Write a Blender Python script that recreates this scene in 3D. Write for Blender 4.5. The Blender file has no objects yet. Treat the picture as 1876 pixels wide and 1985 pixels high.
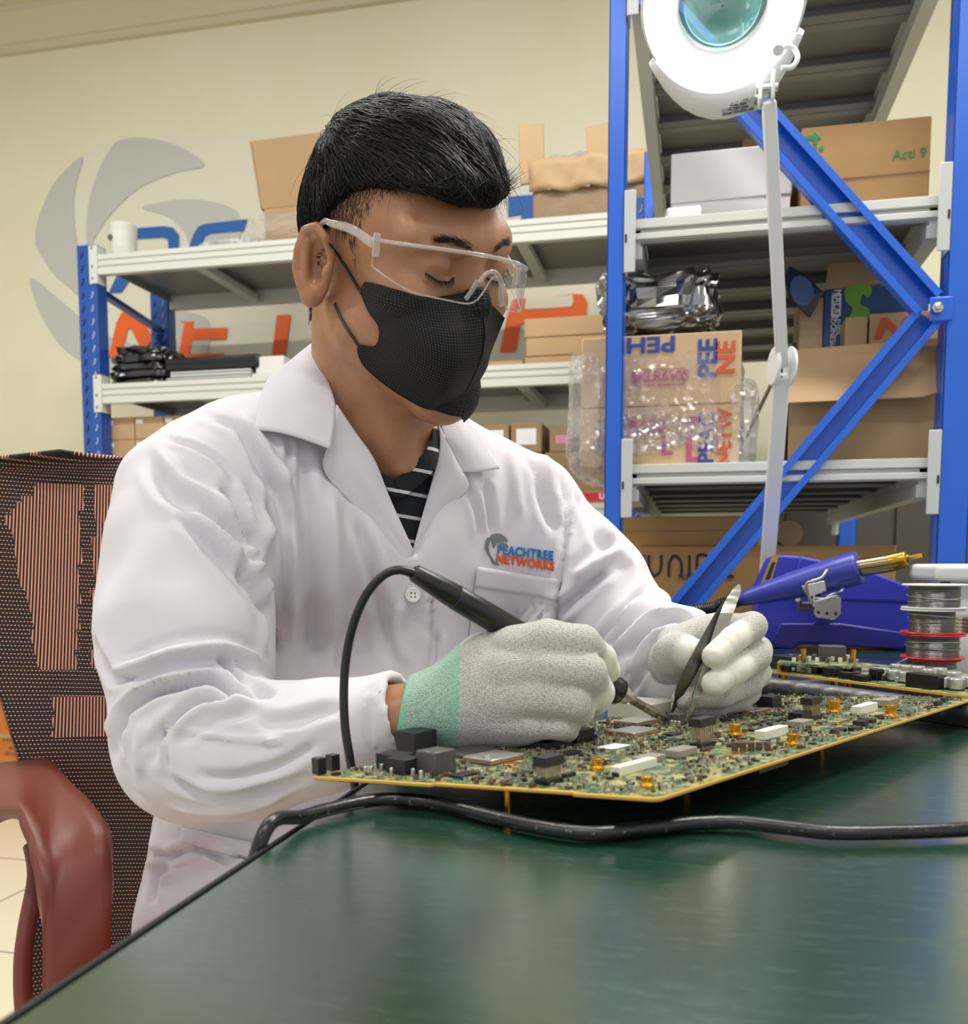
import bpy, math, random
import numpy as np
from mathutils import Vector, Matrix
from mathutils.bvhtree import BVHTree
random.seed(7); rng = np.random.default_rng(7)
SC = bpy.context.scene; COL = SC.collection
# ---------------------------------------------------------------- camera model
FPX, CX, CY = 1800.0, 938.0, 1250.0
YAW, PIT = math.radians(12.7), math.radians(-4.92)
FW = np.array([-math.sin(YAW)*math.cos(PIT), math.cos(YAW)*math.cos(PIT), math.sin(PIT)])
RT = np.array([math.cos(YAW), math.sin(YAW), 0.0]); UP = np.cross(RT, FW)
CAM = np.array([0, 0, .9])
def ray(x, y): return FW + RT*(x-CX)/FPX - UP*(y-CY)/FPX
def P(x, y, d): return CAM + ray(x, y)*d
def hz(x, y, z):
    r = ray(x, y); return CAM + r*(z-.9)/r[2]
def hy(x, y, Y):
    r = ray(x, y); return CAM + r*Y/r[1]
def hx(x, y, X):
    r = ray(x, y); return CAM + r*X/r[0]
def pj(p):
    q = np.asarray(p)-CAM; d = q@FW
    return np.stack([CX+FPX*(q@RT)/d, CY-FPX*(q@UP)/d, d], -1)
# ---------------------------------------------------------------- materials
def lin(c):
    c = c.lstrip('#'); v = [int(c[i:i+2], 16)/255 for i in (0, 2, 4)]
    return tuple([(x/12.92 if x <= .04045 else ((x+.055)/1.055)**2.4) for x in v])+(1,)
MATS = {}
class N:
    """tiny node helper"""
    def __init__(s, name, col='#808080', rough=.5, metal=0, spec=.5, **kw):
        m = bpy.data.materials.new(name); m.use_nodes = True; s.m = m; s.t = m.node_tree
        s.b = s.t.nodes['Principled BSDF']; MATS[name] = m
        s.set('Base Color', lin(col)); s.set('Roughness', rough); s.set('Metallic', metal); s.set('Specular IOR Level', spec)
        for k, v in kw.items(): s.set(k.replace('_', ' '), v)
    def set(s, k, v): s.b.inputs[k].default_value = v
    def new(s, t, **kw):
        n = s.t.nodes.new(t)
        for k, v in kw.items():
            if k in n.inputs.keys(): n.inputs[k].default_value = v
            else: setattr(n, k, v)
        return n
    def link(s, a, b): s.t.links.new(a, b)
    def co(s, kind='Object', scale=(1, 1, 1), rot=(0, 0, 0)):
        tc = s.new('ShaderNodeTexCoord'); mp = s.new('ShaderNodeMapping')
        mp.inputs['Scale'].default_value = scale; mp.inputs['Rotation'].default_value = rot
        s.link(tc.outputs[kind], mp.inputs[0]); return mp.outputs[0]
    def noise(s, co, sc, det=3, ro=.5):
        n = s.new('ShaderNodeTexNoise'); n.inputs['Scale'].default_value = sc; n.inputs['Detail'].default_value = det
        n.inputs['Roughness'].default_value = ro; s.link(co, n.inputs['Vector']); return n.outputs['Fac']
    def wave(s, co, sc, dist=0, direction='X', det=0):
        n = s.new('ShaderNodeTexWave'); n.bands_direction = direction; n.inputs['Scale'].default_value = sc
        n.inputs['Distortion'].default_value = dist; n.inputs['Detail'].default_value = det; s.link(co, n.inputs['Vector']); return n.outputs['Fac']
    def math(s, op, a, b=None):
        n = s.new('ShaderNodeMath'); n.operation = op
        for i, v in enumerate((a, b)):
            if v is None: continue
            if isinstance(v, (int, float)): n.inputs[i].default_value = v
            else: s.link(v, n.inputs[i])
        return n.outputs[0]
    def ramp(s, fac, stops):
        n = s.new('ShaderNodeValToRGB'); e = n.color_ramp.elements
        while len(e) < len(stops): e.new(.5)
        for i, (p, c) in enumerate(stops):
            e[i].position = p; e[i].color = lin(c) if isinstance(c, str) else (c, c, c, 1)
        s.link(fac, n.inputs[0]); return n.outputs[0]
    def col(s, out): s.link(out, s.b.inputs['Base Color'])
    def rough(s, out): s.link(out, s.b.inputs['Roughness'])
    def bump(s, h, st=.3, dist=.001):
        n = s.new('ShaderNodeBump'); n.inputs['Strength'].default_value = st; n.inputs['Distance'].default_value = dist
        s.link(h, n.inputs['Height']); s.link(n.outputs[0], s.b.inputs['Normal'])
def simple(name, col, rough=.5, metal=0, **kw):
    n = N(name, col, rough, metal, **kw); return n.m
def varied(name, c1, c2, sc=8, rough=.6, bump=0, bsc=200, kind='Object', scale=(1, 1, 1), dist=.001, **kw):
    n = N(name, c1, rough, **kw); co = n.co(kind, scale)
    n.col(n.ramp(n.noise(co, sc, 5, .6), [(.3, c1), (.7, c2)]))
    if bump: n.bump(n.noise(co, bsc, 3), bump, dist)
    return n.m
# ---------------------------------------------------------------- mesh builder
def rotm(axis, a): return np.array(Matrix.Rotation(a, 3, axis))
def frame(d, up=(0, 0, 1)):
    d = np.asarray(d, float); d = d/np.linalg.norm(d); u = np.asarray(up, float)
    if abs(d@u) > .98: u = np.array([1., 0, 0])
    x = np.cross(u, d); x /= np.linalg.norm(x); return x, np.cross(d, x), d
class MB:
    def __init__(s): s.v = []; s.f = []; s.n = 0
    def add(s, v, f):
        v = np.asarray(v, float).reshape(-1, 3); s.v.append(v); s.f += [[i+s.n for i in q] for q in f]; s.n += len(v); return s
    def box(s, a, b, R=None, o=None):
        a, b = np.minimum(a, b), np.maximum(a, b)
        v = np.array([[x, y, z] for z in (a[2], b[2]) for y in (a[1], b[1]) for x in (a[0], b[0])], float)
        if R is not None: v = v@np.asarray(R).T
        if o is not None: v = v+np.asarray(o)
        return s.add(v, [(0, 2, 3, 1), (4, 5, 7, 6), (0, 1, 5, 4), (2, 6, 7, 3), (0, 4, 6, 2), (1, 3, 7, 5)])
    def bar(s, p, q, w, h, up=(0, 0, 1)):
        p, q = np.asarray(p, float), np.asarray(q, float); x, y, d = frame(q-p, up)
        v = [c+x*i*w/2+y*j*h/2 for c in (p, q) for i, j in ((-1, -1), (1, -1), (1, 1), (-1, 1))]
        return s.add(v, [(3, 2, 1, 0), (4, 5, 6, 7), (0, 1, 5, 4), (1, 2, 6, 5), (2, 3, 7, 6), (3, 0, 4, 7)])
    def rings(s, R, caps=True, closed=False):
        n = len(R[0]); v = np.concatenate(R); f = []; m = len(R)
        for i in range(m if closed else m-1):
            for j in range(n):
                a, b = i*n+j, i*n+(j+1) % n; c, d = ((i+1) % m)*n+(j+1) % n, ((i+1) % m)*n+j
                f.append((a, b, c, d))
        if caps and not closed: f += [tuple(range(n))[::-1], tuple(range((m-1)*n, m*n))]
        return s.add(v, f)
    def tube(s, pts, r, n=10, caps=True, flat=1.0, up=(0, 0, 1), smooth=0):
        pts = np.asarray(pts, float)
        if smooth: pts = spline(pts, smooth)
        r = np.interp(np.linspace(0, 1, len(pts)), np.linspace(0, 1, len(np.atleast_1d(r))), np.atleast_1d(r)) if np.ndim(r) else np.full(len(pts), r)
        R = []; x = None
        for i, p in enumerate(pts):
            d = pts[min(i+1, len(pts)-1)]-pts[max(i-1, 0)]; d = d/(np.linalg.norm(d)+1e-12)
            if x is None: x, y, _ = frame(d, up)
            else: x = x-d*(x@d); x /= np.linalg.norm(x); y = np.cross(d, x)
            a = np.linspace(0, 2*math.pi, n, endpoint=False)
            R.append(p+np.outer(np.cos(a), x)*r[i]+np.outer(np.sin(a), y)*r[i]*flat)
        return s.rings(R, caps)
    def cyl(s, p, q, r, r2=None, n=24):
        return s.tube([p, q], [r, r if r2 is None else r2], n)
    def lathe(s, prof, o=(0, 0, 0), axis=(0, 0, 1), n=32):
        x, y, d = frame(axis); a = np.linspace(0, 2*math.pi, n, endpoint=False); o = np.asarray(o, float)
        return s.rings([o+d*h+np.outer(np.cos(a), x)*r+np.outer(np.sin(a), y)*r for r, h in prof])
    def prism(s, poly, d):
        """poly: list of 3D points in a plane, extruded by vector d"""
        p = np.asarray(poly, float); n = len(p); d = np.asarray(d, float)
        f = [tuple(range(n))[::-1], tuple(range(n, 2*n))]+[(i, (i+1) % n, n+(i+1) % n, n+i) for i in range(n)]
        return s.add(np.concatenate([p, p+d]), f)
    def grid(s, G):
        G = np.asarray(G, float); m, n = G.shape[:2]
        return s.add(G.reshape(-1, 3), [(i*n+j, i*n+j+1, (i+1)*n+j+1, (i+1)*n+j) for i in range(m-1) for j in range(n-1)])
    def build(s, name, mat, parent=None, bevel=0, smooth=False, sub=0, solid=0, seg=2, uv=None, off=0, clean=False):
        v = np.concatenate(s.v)
        base = np.array(parent['_b']) if parent is not None and '_b' in parent else np.zeros(3)
        me = bpy.data.meshes.new(name); me.from_pydata((v-base).tolist(), [], s.f)
        if uv is not None:
            l = me.uv_layers.new(name='UVMap'); u = np.asarray(uv)[[i for f in s.f for i in f]]; l.data.foreach_set('uv', u.ravel())
        o = bpy.data.objects.new(name, me); COL.objects.link(o)
        if parent is not None: o.parent = parent; o['_b'] = [float(q) for q in base]
        if isinstance(mat, str): mat = MATS[mat]
        me.materials.append(mat)
        fix = s.f and not uv
        import bmesh
        bm = bmesh.new(); bm.from_mesh(me); bmesh.ops.recalc_face_normals(bm, faces=bm.faces); bm.to_mesh(me); bm.free()
        if solid: m = o.modifiers.new('t', 'SOLIDIFY'); m.thickness = solid; m.offset = off
        if bevel: m = o.modifiers.new('b', 'BEVEL'); m.width = bevel; m.segments = seg; m.limit_method = 'ANGLE'; m.angle_limit = .6
        if sub: m = o.modifiers.new('s', 'SUBSURF'); m.levels = m.render_levels = sub
        if smooth or sub: me.shade_smooth()
        elif bevel: me.shade_smooth(); me.set_sharp_from_angle(angle=.7) if hasattr(me, 'set_sharp_from_angle') else None
        return o
def spline(pts, k=6, closed=False):
    p = np.asarray(pts, float); n = len(p)
    g = (lambda i: p[i % n]) if closed else (lambda i: p[min(max(i, 0), n-1)])
    out = []
    for i in range(n if closed else n-1):
        a, b, c, d = g(i-1), g(i), g(i+1), g(i+2)
        for t in np.arange(k)/k:
            out.append(.5*((2*b)+(c-a)*t+(2*a-5*b+4*c-d)*t*t+(-a+3*b-3*c+d)*t**3))
    if not closed: out.append(p[-1])
    return np.array(out)
def thing(name, label, cat, loc=(0, 0, 0), group=None, rz=0):
    o = bpy.data.objects.new(name, None); COL.objects.link(o); o.empty_display_size = .05
    o.location = [float(q) for q in loc]; o['_b'] = [float(q) for q in loc]
    return tag(o, label, cat, group)
def tag(o, label, cat, group=None, kind=None):
    if label: o['label'] = label; o['category'] = cat
    if group: o['group'] = group
    if kind: o['kind'] = kind
    return o
def struct(o): o['kind'] = 'structure'; return o
def dup(t, d, label=None, rz=0):
    c = t.copy(); COL.objects.link(c); c.location = Vector(t.location)+Vector([float(q) for q in d]); c.rotation_euler[2] += rz
    if label: c['label'] = label
    for ch in t.children:
        k = ch.copy(); COL.objects.link(k); k.parent = c
        for g in ch.children:
            h = g.copy(); COL.objects.link(h); h.parent = k
    return c
def clear(name, tint, rough, fac, col=1.0, bump=None, milk=0, graze=.6):
    """see-through film: transparency plus a sharp surface reflection that grows at grazing angles"""
    m = bpy.data.materials.new(name); m.use_nodes = True; t = m.node_tree; t.nodes.clear(); MATS[name] = m
    nw = t.nodes.new; L = t.links.new
    o = nw('ShaderNodeOutputMaterial'); mx = nw('ShaderNodeMixShader'); tr = nw('ShaderNodeBsdfTransparent'); g = nw('ShaderNodeBsdfGlossy'); lw = nw('ShaderNodeLayerWeight'); lw.inputs[0].default_value = .5
    pw = nw('ShaderNodeMath'); pw.operation = 'POWER'; pw.inputs[1].default_value = 3.5; ml = nw('ShaderNodeMath'); ml.operation = 'MULTIPLY_ADD'; ml.inputs[1].default_value = graze; ml.inputs[2].default_value = fac; ml.use_clamp = True
    tr.inputs[0].default_value = tint; g.inputs['Roughness'].default_value = rough; g.inputs[0].default_value = (col, col, col, 1)
    L(lw.outputs['Facing'], pw.inputs[0]); L(pw.outputs[0], ml.inputs[0]); L(ml.outputs[0], mx.inputs[0]); L(tr.outputs[0], mx.inputs[1]); L(g.outputs[0], mx.inputs[2])
    if milk:
        d = nw('ShaderNodeBsdfDiffuse'); d.inputs[0].default_value = (.8, .8, .8, 1); m2 = nw('ShaderNodeMixShader'); m2.inputs[0].default_value = milk; L(mx.outputs[0], m2.inputs[1]); L(d.outputs[0], m2.inputs[2]); L(m2.outputs[0], o.inputs[0])
    else: L(mx.outputs[0], o.inputs[0])
    if bump:
        sc, st, ds = bump; tc = nw('ShaderNodeTexCoord'); v = nw('ShaderNodeTexVoronoi'); v.inputs['Scale'].default_value = sc; no = nw('ShaderNodeTexNoise'); no.inputs['Scale'].default_value = sc*.5; no.inputs['Detail'].default_value = 6; no.inputs['Distortion'].default_value = 1.5
        a2 = nw('ShaderNodeMath'); b = nw('ShaderNodeBump'); b.inputs['Strength'].default_value = st; b.inputs['Distance'].default_value = ds
        L(tc.outputs['Object'], v.inputs['Vector']); L(tc.outputs['Object'], no.inputs['Vector']); L(v.outputs['Distance'], a2.inputs[0]); L(no.outputs['Fac'], a2.inputs[1]); L(a2.outputs[0], b.inputs['Height']); L(b.outputs[0], g.inputs['Normal'])
    return m
def text_mesh(txt, size, bold=0, shear=0, spacing=1, ext=.0004):
    cu = bpy.data.curves.new('lettering', 'FONT'); cu.body = txt; cu.size = size; cu.extrude = ext; cu.offset = bold; cu.shear = shear
    cu.space_character = spacing; cu.align_x = 'CENTER'; cu.align_y = 'CENTER'
    o = bpy.data.objects.new('lettering', cu); COL.objects.link(o); bpy.context.view_layer.update()
    me = bpy.data.meshes.new_from_object(o.evaluated_get(bpy.context.evaluated_depsgraph_get()))
    bpy.data.objects.remove(o); bpy.data.curves.remove(cu); return me
def text(txt, size, o, x, y, mat, parent, name='lettering', sx=1, **kw):
    """lettering centred at o, along unit x, up y"""
    me = text_mesh(txt, size, **kw); n = len(me.vertices); a = np.empty(n*3); me.vertices.foreach_get('co', a); a = a.reshape(-1, 3)
    x, y = np.asarray(x, float), np.asarray(y, float); x = x/np.linalg.norm(x); y = y/np.linalg.norm(y); z = np.cross(x, y)
    v = np.asarray(o)+np.outer(a[:, 0]*sx, x)+np.outer(a[:, 1], y)+np.outer(a[:, 2], z)
    m = MB(); m.add(v, [tuple(p.vertices) for p in me.polygons]); bpy.data.meshes.remove(me)
    return m.build(name, mat, parent)
# ---------------------------------------------------------------- material library
simple('white_metal', '#c9cbc4', .35); simple('blue_metal', '#1c5cc6', .28); simple('steel', '#b9b6ae', .25, 1)
simple('plate_grey', '#b9bdbb', .4); simple('black_plastic', '#0d0d0e', .35); simple('chip_black', '#17181a', .5)
simple('white_plastic', '#d9dad8', .4); simple('label_white', '#dfe0e2', .5); simple('ink', '#26262a', .6); simple('ink_green', '#1f8a4e', .6)
simple('ink_blue', '#26408c', .6); simple('ink_orange', '#c2502a', .6); simple('ink_pink', '#b04a78', .6); simple('ink_grey', '#56534e', .6)
simple('paint_blue', '#1b5fb0', .55); simple('paint_orange', '#e8641f', .55); simple('paint_grey', '#bfc0bd', .6); simple('blue_metal_dark', '#1f4c9c', .3)
simple('red_plastic', '#c4252f', .35); simple('hole', '#101218', .8); simple('gold', '#d79a2c', .25, 1)
varied('deck_metal', '#7d7c78', '#8b8a85', 3, .4)
varied('wall_paint', '#dedabd', '#e6e1ca', 1.2, .75, .08, 60)
simple('wall_patch', '#dfdccb', .7); simple('ceiling_paint', '#c2bfb6', .8); simple('cornice_paint', '#cfc6ad', .6)
varied('cardboard', '#a98a64', '#b2936c', 3, .75, .15, 300)
varied('cardboard_dark', '#8c7050', '#967a5a', 3, .7, .15, 300)
varied('cardboard_gold', '#ab8450', '#b28b58', 6, .7, .1, 300)
varied('cardboard_pale', '#b99a74', '#c3a680', 6, .65, .2, 200)
varied('box_white', '#d2ccc8', '#dad6d2', 4, .5); varied('tape_orange', '#b5611f', '#c9772e', 9, .3, .3, 40)
n = N('floor_tile', '#d5cdb5', .25); co = n.co(); br = n.new('ShaderNodeTexBrick'); br.offset = 0
for k, v in (('Scale', 1.0), ('Mortar Size', .004), ('Brick Width', .6), ('Row Height', .6)): br.inputs[k].default_value = v
br.inputs['Color1'].default_value = lin('#d8d0b8'); br.inputs['Color2'].default_value = lin('#d3cab1'); br.inputs['Mortar'].default_value = lin('#8b8474')
n.link(co, br.inputs['Vector']); n.col(br.outputs[0])
# table: glossy dark green vinyl, scratched and scuffed
n = N('table_vinyl', '#0c2f22', .16, spec=.9, Coat_Weight=.8, Coat_Roughness=.22, Coat_IOR=1.7); co = n.co(scale=(1, 1, 1))
big = n.noise(co, 5, 4, .6); n.col(n.ramp(big, [(.3, '#102d20'), (.7, '#1a4230')]))
st = n.co(scale=(3, 22, 1), rot=(0, 0, .5)); scr = n.noise(st, 14, 6, .7); n.rough(n.ramp(scr, [(.3, .08), (.55, .2), (.72, .42)]))
n.bump(n.math('ADD', n.noise(co, 6, 2), n.math('MULTIPLY', scr, .12)), .25, .004)
# crinkled clear film / bubble wrap
def film(name, col, trans, sc, rough=.12, alpha=.35, st=1.0):
    n = N(name, col, rough, Transmission_Weight=0.0); n.set('Alpha', alpha); n.set('Specular IOR Level', 1.0); 
    co = n.co(); v = n.new('ShaderNodeTexVoronoi'); v.inputs['Scale'].default_value = sc; n.link(co, v.inputs['Vector'])
    nz = n.new('ShaderNodeTexNoise', Distortion=2.5); nz.inputs['Scale'].default_value = sc*.5; nz.inputs['Detail'].default_value = 5; n.link(co, nz.inputs['Vector']); n.bump(nz.outputs['Fac'], st, .035); return n.m
clear('bubble_wrap', (.98, .98, .98, 1), .12, .10, 1, (75, 1.0, .02), .13); clear('glare_film', (.99, .98, .98, 1), .16, .30, 1, (60, 1.0, .03), .06); clear('stretch_film', (.99, .98, .98, 1), .08, .09, 1, (55, 1.0, .02), .03); clear('clear_bag', (.95, .94, .96, 1), .2, .15, 1, (30, 1.0, .02), .3)
simple('black_bag', '#101115', .16, spec=1.0); clear('smoky_bag', (.42, .42, .46, 1), .14, .30, .9)
# ---------------------------------------------------------------- room
WY = 4.1; ZC = .9+(hy(300, 60, WY)[2]-.9)
def wallpt(x, y, e=.002): p = hy(x, y, WY-e); return p
m = MB().box((-6, WY, -.1), (4, WY+.15, 4.4)); struct(m.build('wall_back', 'wall_paint'))
zt = hy(300, 28, WY)[2]; zb = hy(300, 66, WY)[2]
m = MB().box((-6, -3, zt+.09), (4, WY, zt+.2)); struct(m.build('ceiling', 'ceiling_paint'))
m = MB().box((-6, -3, -.1), (4, WY, 0)); struct(m.build('floor', 'floor_tile'))
m = MB().box((2.6, 1.2, 0), (2.75, WY, zt+.09)); struct(m.build('wall_right', 'wall_paint'))
m = MB().box((-4.6, .6, 0), (-4.45, WY, zt+.09)); struct(m.build('wall_left', 'wall_paint'))
prof = [(0, 0), (.03, 0), (.035, .03), (.05, .035), (.06, .06), (.10, .11), (.12, .135), (.125, .16), (.16, .165), (.165, .2), (0, .2)]
zc0 = zb-.01; pr = [np.array([-5.9, WY-a, zc0+b*(zt+.09-zc0)/.2]) for a, b in prof]
struct(MB().prism(pr, (9.8, 0, 0)).build('trim_1', 'cornice_paint'))
# painted logo and wall lettering
logo = thing('wall_logo', 'large grey segmented ring emblem painted on the cream wall behind the left rack', 'logo', wallpt(240, 470))
def wall_poly(pts, mat, name, parent, k=0, d=.003, e=.002):
    q = spline(pts, k, True) if k else np.array(pts, float)
    MB().prism([wallpt(x, y, e) for x, y in q], (0, -d, 0)).build(name, mat, parent)
Z = lambda L: [(a/2.206, b/2.206) for a, b in L]
# pale repainted patch around the mark
wall_poly([(60, 560), (75, 420), (160, 300), (260, 262), (420, 262), (620, 262), (1000, 300), (1260, 340), (1300, 560), (1300, 800), (900, 800), (400, 800), (180, 720), (80, 640)], 'wall_patch', 'paint_patch', logo, 4, .001, .0)
for L in ([(505, 605), (600, 590), (720, 610), (810, 650), (875, 710), (770, 735), (680, 765), (590, 810), (510, 880), (450, 950), (400, 1030), (375, 1080), (372, 960), (385, 850), (420, 740), (460, 660)],
          [(355, 675), (290, 720), (230, 790), (190, 870), (160, 960), (153, 1040), (190, 1110), (240, 1180), (300, 1230), (345, 1270), (470, 1335), (410, 1280), (365, 1180), (335, 1060), (318, 940), (320, 820)],
          [(135, 1190), (150, 1280), (190, 1370), (240, 1450), (300, 1510), (390, 1560), (480, 1575), (560, 1560), (650, 1500), (560, 1470), (470, 1440), (360, 1370), (250, 1280)],
          [(610, 890), (690, 865), (800, 853), (900, 862), (980, 885), (1020, 920), (1030, 1010), (960, 1060), (830, 1060), (790, 990), (720, 925)],
          [(700, 1290), (800, 1330), (890, 1370), (895, 1480), (860, 1530), (700, 1560), (760, 1440)]):
    q = spline([wallpt(*p) for p in Z(L)], 5, True); MB().prism(q, (0, -.004, 0)).build('swoosh', 'paint_grey', logo)
let = thing('wall_lettering', 'big blue and orange company lettering painted on the wall behind the left rack', 'lettering', wallpt(600, 560))
def letter(pts, mat, conv=None): wall_poly(conv(pts) if conv else pts, mat, 'letter', let, 0, .004, .006)
letter([(552, 980), (700, 968), (740, 975), (765, 1005), (765, 1060), (745, 1100), (700, 1125), (600, 1130), (520, 1250), (466, 1252), (530, 1120), (552, 1116), (680, 1095), (710, 1085), (722, 1060), (720, 1025), (700, 1015), (575, 1022), (560, 1085), (550, 1090)], 'paint_blue', Z)
letter([(820, 1080), (808, 1060), (830, 1000), (850, 970), (880, 958), (1058, 938), (1042, 988), (905, 1000), (880, 1010), (866, 1040), (860, 1090)], 'paint_blue', Z)
letter([(1130, 955), (1160, 930), (1330, 915), (1330, 960), (1180, 975)], 'paint_blue', Z)
letter([(465, 1530), (500, 1380), (520, 1340), (545, 1328), (580, 1335), (610, 1370), (690, 1500), (690, 1560), (640, 1560), (560, 1405), (548, 1405), (515, 1540)], 'paint_orange', Z)
letter([(762, 1540), (790, 1380), (770, 1375), (830, 1375), (826, 1405), (972, 1402), (968, 1450), (822, 1455), (812, 1515), (960, 1512), (950, 1545)], 'paint_orange', Z)
letter([(1163, 1530), (1185, 1348), (1242, 1346), (1220, 1530)], 'paint_orange', Z)
Z4 = lambda L: [(860+a/4.411, 560+b/4.411) for a, b in L]
letter([(480, 545), (540, 250), (590, 90), (900, 70), (1120, 45), (1190, 50), (1230, 120), (1220, 230), (1180, 250), (690, 290), (655, 310), (615, 540)], 'paint_orange', Z4)
wall_poly(Z4([(690, 175), (705, 80), (1100, 55), (1108, 110), (1090, 150), (900, 165)]), 'wall_patch', 'counter', let, 0, .002, .0105)
letter([(985, 382), (1250, 358), (1262, 372), (1255, 402), (1240, 470), (1180, 470), (1200, 415), (1050, 425), (1035, 445), (1005, 445), (1012, 415), (985, 420)], 'paint_blue')
for i, (x, y) in enumerate([(130, 242), (232, 398), (78, 75), (48, 109)]):
    pass
# ---------------------------------------------------------------- racks
ZL = [2.09, 1.598, 1.107, .617, .13]
def deck(mb, x0, x1, y0, y1, z, n, alongx=True, t=.012):
    """pressed steel deck panels with turned-down ribs under each joint"""
    for i in range(n):
        if alongx:   # panels run along X, joints stacked in Y
            a, b = y0+(y1-y0)*i/n, y0+(y1-y0)*(i+1)/n
            mb.box((x0, a+.002, z-.004), (x1, b-.002, z)); mb.box((x0, a+.002, z-.03), (x1, a+.008, z-.004)); mb.box((x0, b-.008, z-.03), (x1, b-.002, z-.004))
            mb.box((x0, a+.008, z-.03), (x1, a+.03, z-.027)); mb.box((x0, b-.03, z-.03), (x1, b-.008, z-.027))
        else:
            a, b = x0+(x1-x0)*i/n, x0+(x1-x0)*(i+1)/n
            mb.box((a+.002, y0, z-.004), (b-.002, y1, z)); mb.box((a+.002, y0, z-.03), (a+.008, y1, z-.004)); mb.box((b-.008, y0, z-.03), (b-.002, y1, z-.004))
def beam(mb, p, q, side):
    """stepped box beam with grooves; side = outward unit vector"""
    s = np.asarray(side, float); prof = [(0, 0), (.03, 0), (.03, -.018), (.025, -.02), (.025, -.028), (.03, -.03), (.03, -.042), (.025, -.044), (.025, -.05), (.03, -.052), (.03, -.075), (0, -.075)]
    mb.prism([np.asarray(p)+s*a+np.array([0, 0, b]) for a, b in prof], np.asarray(q, float)-np.asarray(p, float))
def post(mb, holes, x, y, w, d, h, face):
    """C-channel upright; open side away from the aisle"""
    mb.box((x, y, 0), (x+w, y+.004, h)); mb.box((x, y, 0), (x+.004, y+d, h)); mb.box((x+w-.004, y, 0), (x+w, y+d, h)); mb.box((x, y+d-.003, 0), (x+w*.3, y+d, h)); mb.box((x+w*.7, y+d-.003, 0), (x+w, y+d, h))
YR0, YR1 = 1.95, 3.27
xl0 = hy(1176, 500, YR0)[0]; xl1 = hy(1210, 500, YR0)[0]; xr0 = hy(1838, 500, YR0)[0]; xr1 = xr0+.055
rk = thing('storage_rack', 'tall blue and white steel rack right of the man with diagonal braces across its end', 'rack', ((xl0+xr1)/2, 2.6, 0))
for x, y in ((xl0, YR0), (xr0, YR0), (xl0, YR1-.06), (xr0, YR1-.06)):
    w = xl1-xl0 if x == xl0 else xr1-xr0
    b = MB(); post(b, None, x, y, w, .06, 2.25, 0); b.build('post', 'blue_metal', rk, bevel=.0015)
for z in ZL:
    for nm, sgn, xx in (('side_beam', 1, xl1+.004), ('side_beam', -1, xr0-.004)):
        b = MB(); beam(b, (xx, YR0+.03, z), (xx, YR1-.03, z), (sgn, 0, 0)); b.build(nm, 'white_metal', rk)
    b = MB(); e = .034
    for (za, zb_, ya, yb) in ((.010, .028, 0, .03), (.000, .010, .010, .03), (-.012, .000, -.001, .03), (-.014, -.012, .004, .02)):
        b.box((xl1+e*0, YR0+.02+ya, z-.028+za), (xr0, YR0+.02+yb, z-.028+zb_))
    b.build('end_beam', 'white_metal', rk, bevel=.002)
    b = MB(); deck(b, xl1+.035, xr0-.035, YR0+.05, YR1-.03, z-.004, 6); b.build('deck', 'deck_metal', rk)
    for xx, sg in ((xl1, 1), (xr0, -1)):
        for yy in (YR0-.004, YR1-.058):
            b = MB(); b.box((xx, yy, z-.11), (xx+sg*.022, yy+.003, z+.05)); b.box((xx-sg*.001, yy, z-.11), (xx+sg*.003, yy+.05, z+.05))
            pl = b.build('connector_plate', 'plate_grey', rk, bevel=.0025, seg=3)
            MB().box((xx+sg*.001, yy-.001, z-.052), (xx+sg*.005, yy+.001, z-.036)).build('slot', 'hole', pl)
def channel(p, q, w, d, parent, name='brace', mat='blue_metal'):
    """U channel, web facing away, flanges towards the aisle"""
    p, q = np.asarray(p, float), np.asarray(q, float); t = (q-p)/np.linalg.norm(q-p); s = np.cross(t, [0, 1, 0]); y = np.array([0, 1., 0])
    b = MB()
    for o, ww, dd in ((y*0, w, .003), (s*(w/2-.002)-y*d/2, .003, d), (-s*(w/2-.002)-y*d/2, .003, d), (s*(w/2-.008)-y*d, .013, .0025), (-s*(w/2-.008)-y*d, .013, .0025)):
        b.bar(p+o, q+o, dd if 0 else ww, dd, up=(0, 1, 0))
    return b.build(name, mat, parent)
J = hy(1812, 598, YR0)
dirU = hy(1440, 182, YR0)-J; dirU /= np.linalg.norm(dirU); dirD = hy(1332, 1168, YR0)-J; dirD /= np.linalg.norm(dirD)
channel(J+dirU*.015+[0, .028, 0], J+dirU*((xl1-J[0])/dirU[0]-.01)+[0, .028, 0], .062, .024, rk); channel(J+dirD*.012+[0, .03, 0], J+dirD*((xl1-J[0])/dirD[0]-.01)+[0, .03, 0], .058, .024, rk)
g = MB(); a = hy(1803, 576, YR0-.012); c = hy(1846, 621, YR0-.012); g.box((a[0], a[1], c[2]), (c[0], a[1]+.004, a[2])); g.build('gusset_plate', 'blue_metal', rk, bevel=.003)
bp = hy(1817, 597, YR0-.016); bo = MB(); bo.tube([bp+[0, .004, 0], bp+[0, -.004, 0]], .0105, 6); bo.tube([bp, bp+[0, -.009, 0]], [.006, .005], 14); bo.build('bolt', 'steel', rk, bevel=.001)
cb_ = thing('shade_block', 'added dark grey cabinet against the wall behind the right rack', 'block', (hy(1720, 1000, 3.6)[0], 3.8, 0))  # wall shade behind the rack, built as an added dark solid
a = hy(1520, 1000, 3.6)[0]; b_ = hy(1960, 1000, 3.6)[0]; MB().box((a, 3.62, .0005), (b_, 4.08, 1.24)).build('body', simple('shade_grey', '#4c4640', .5), cb_, bevel=.004)
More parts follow.
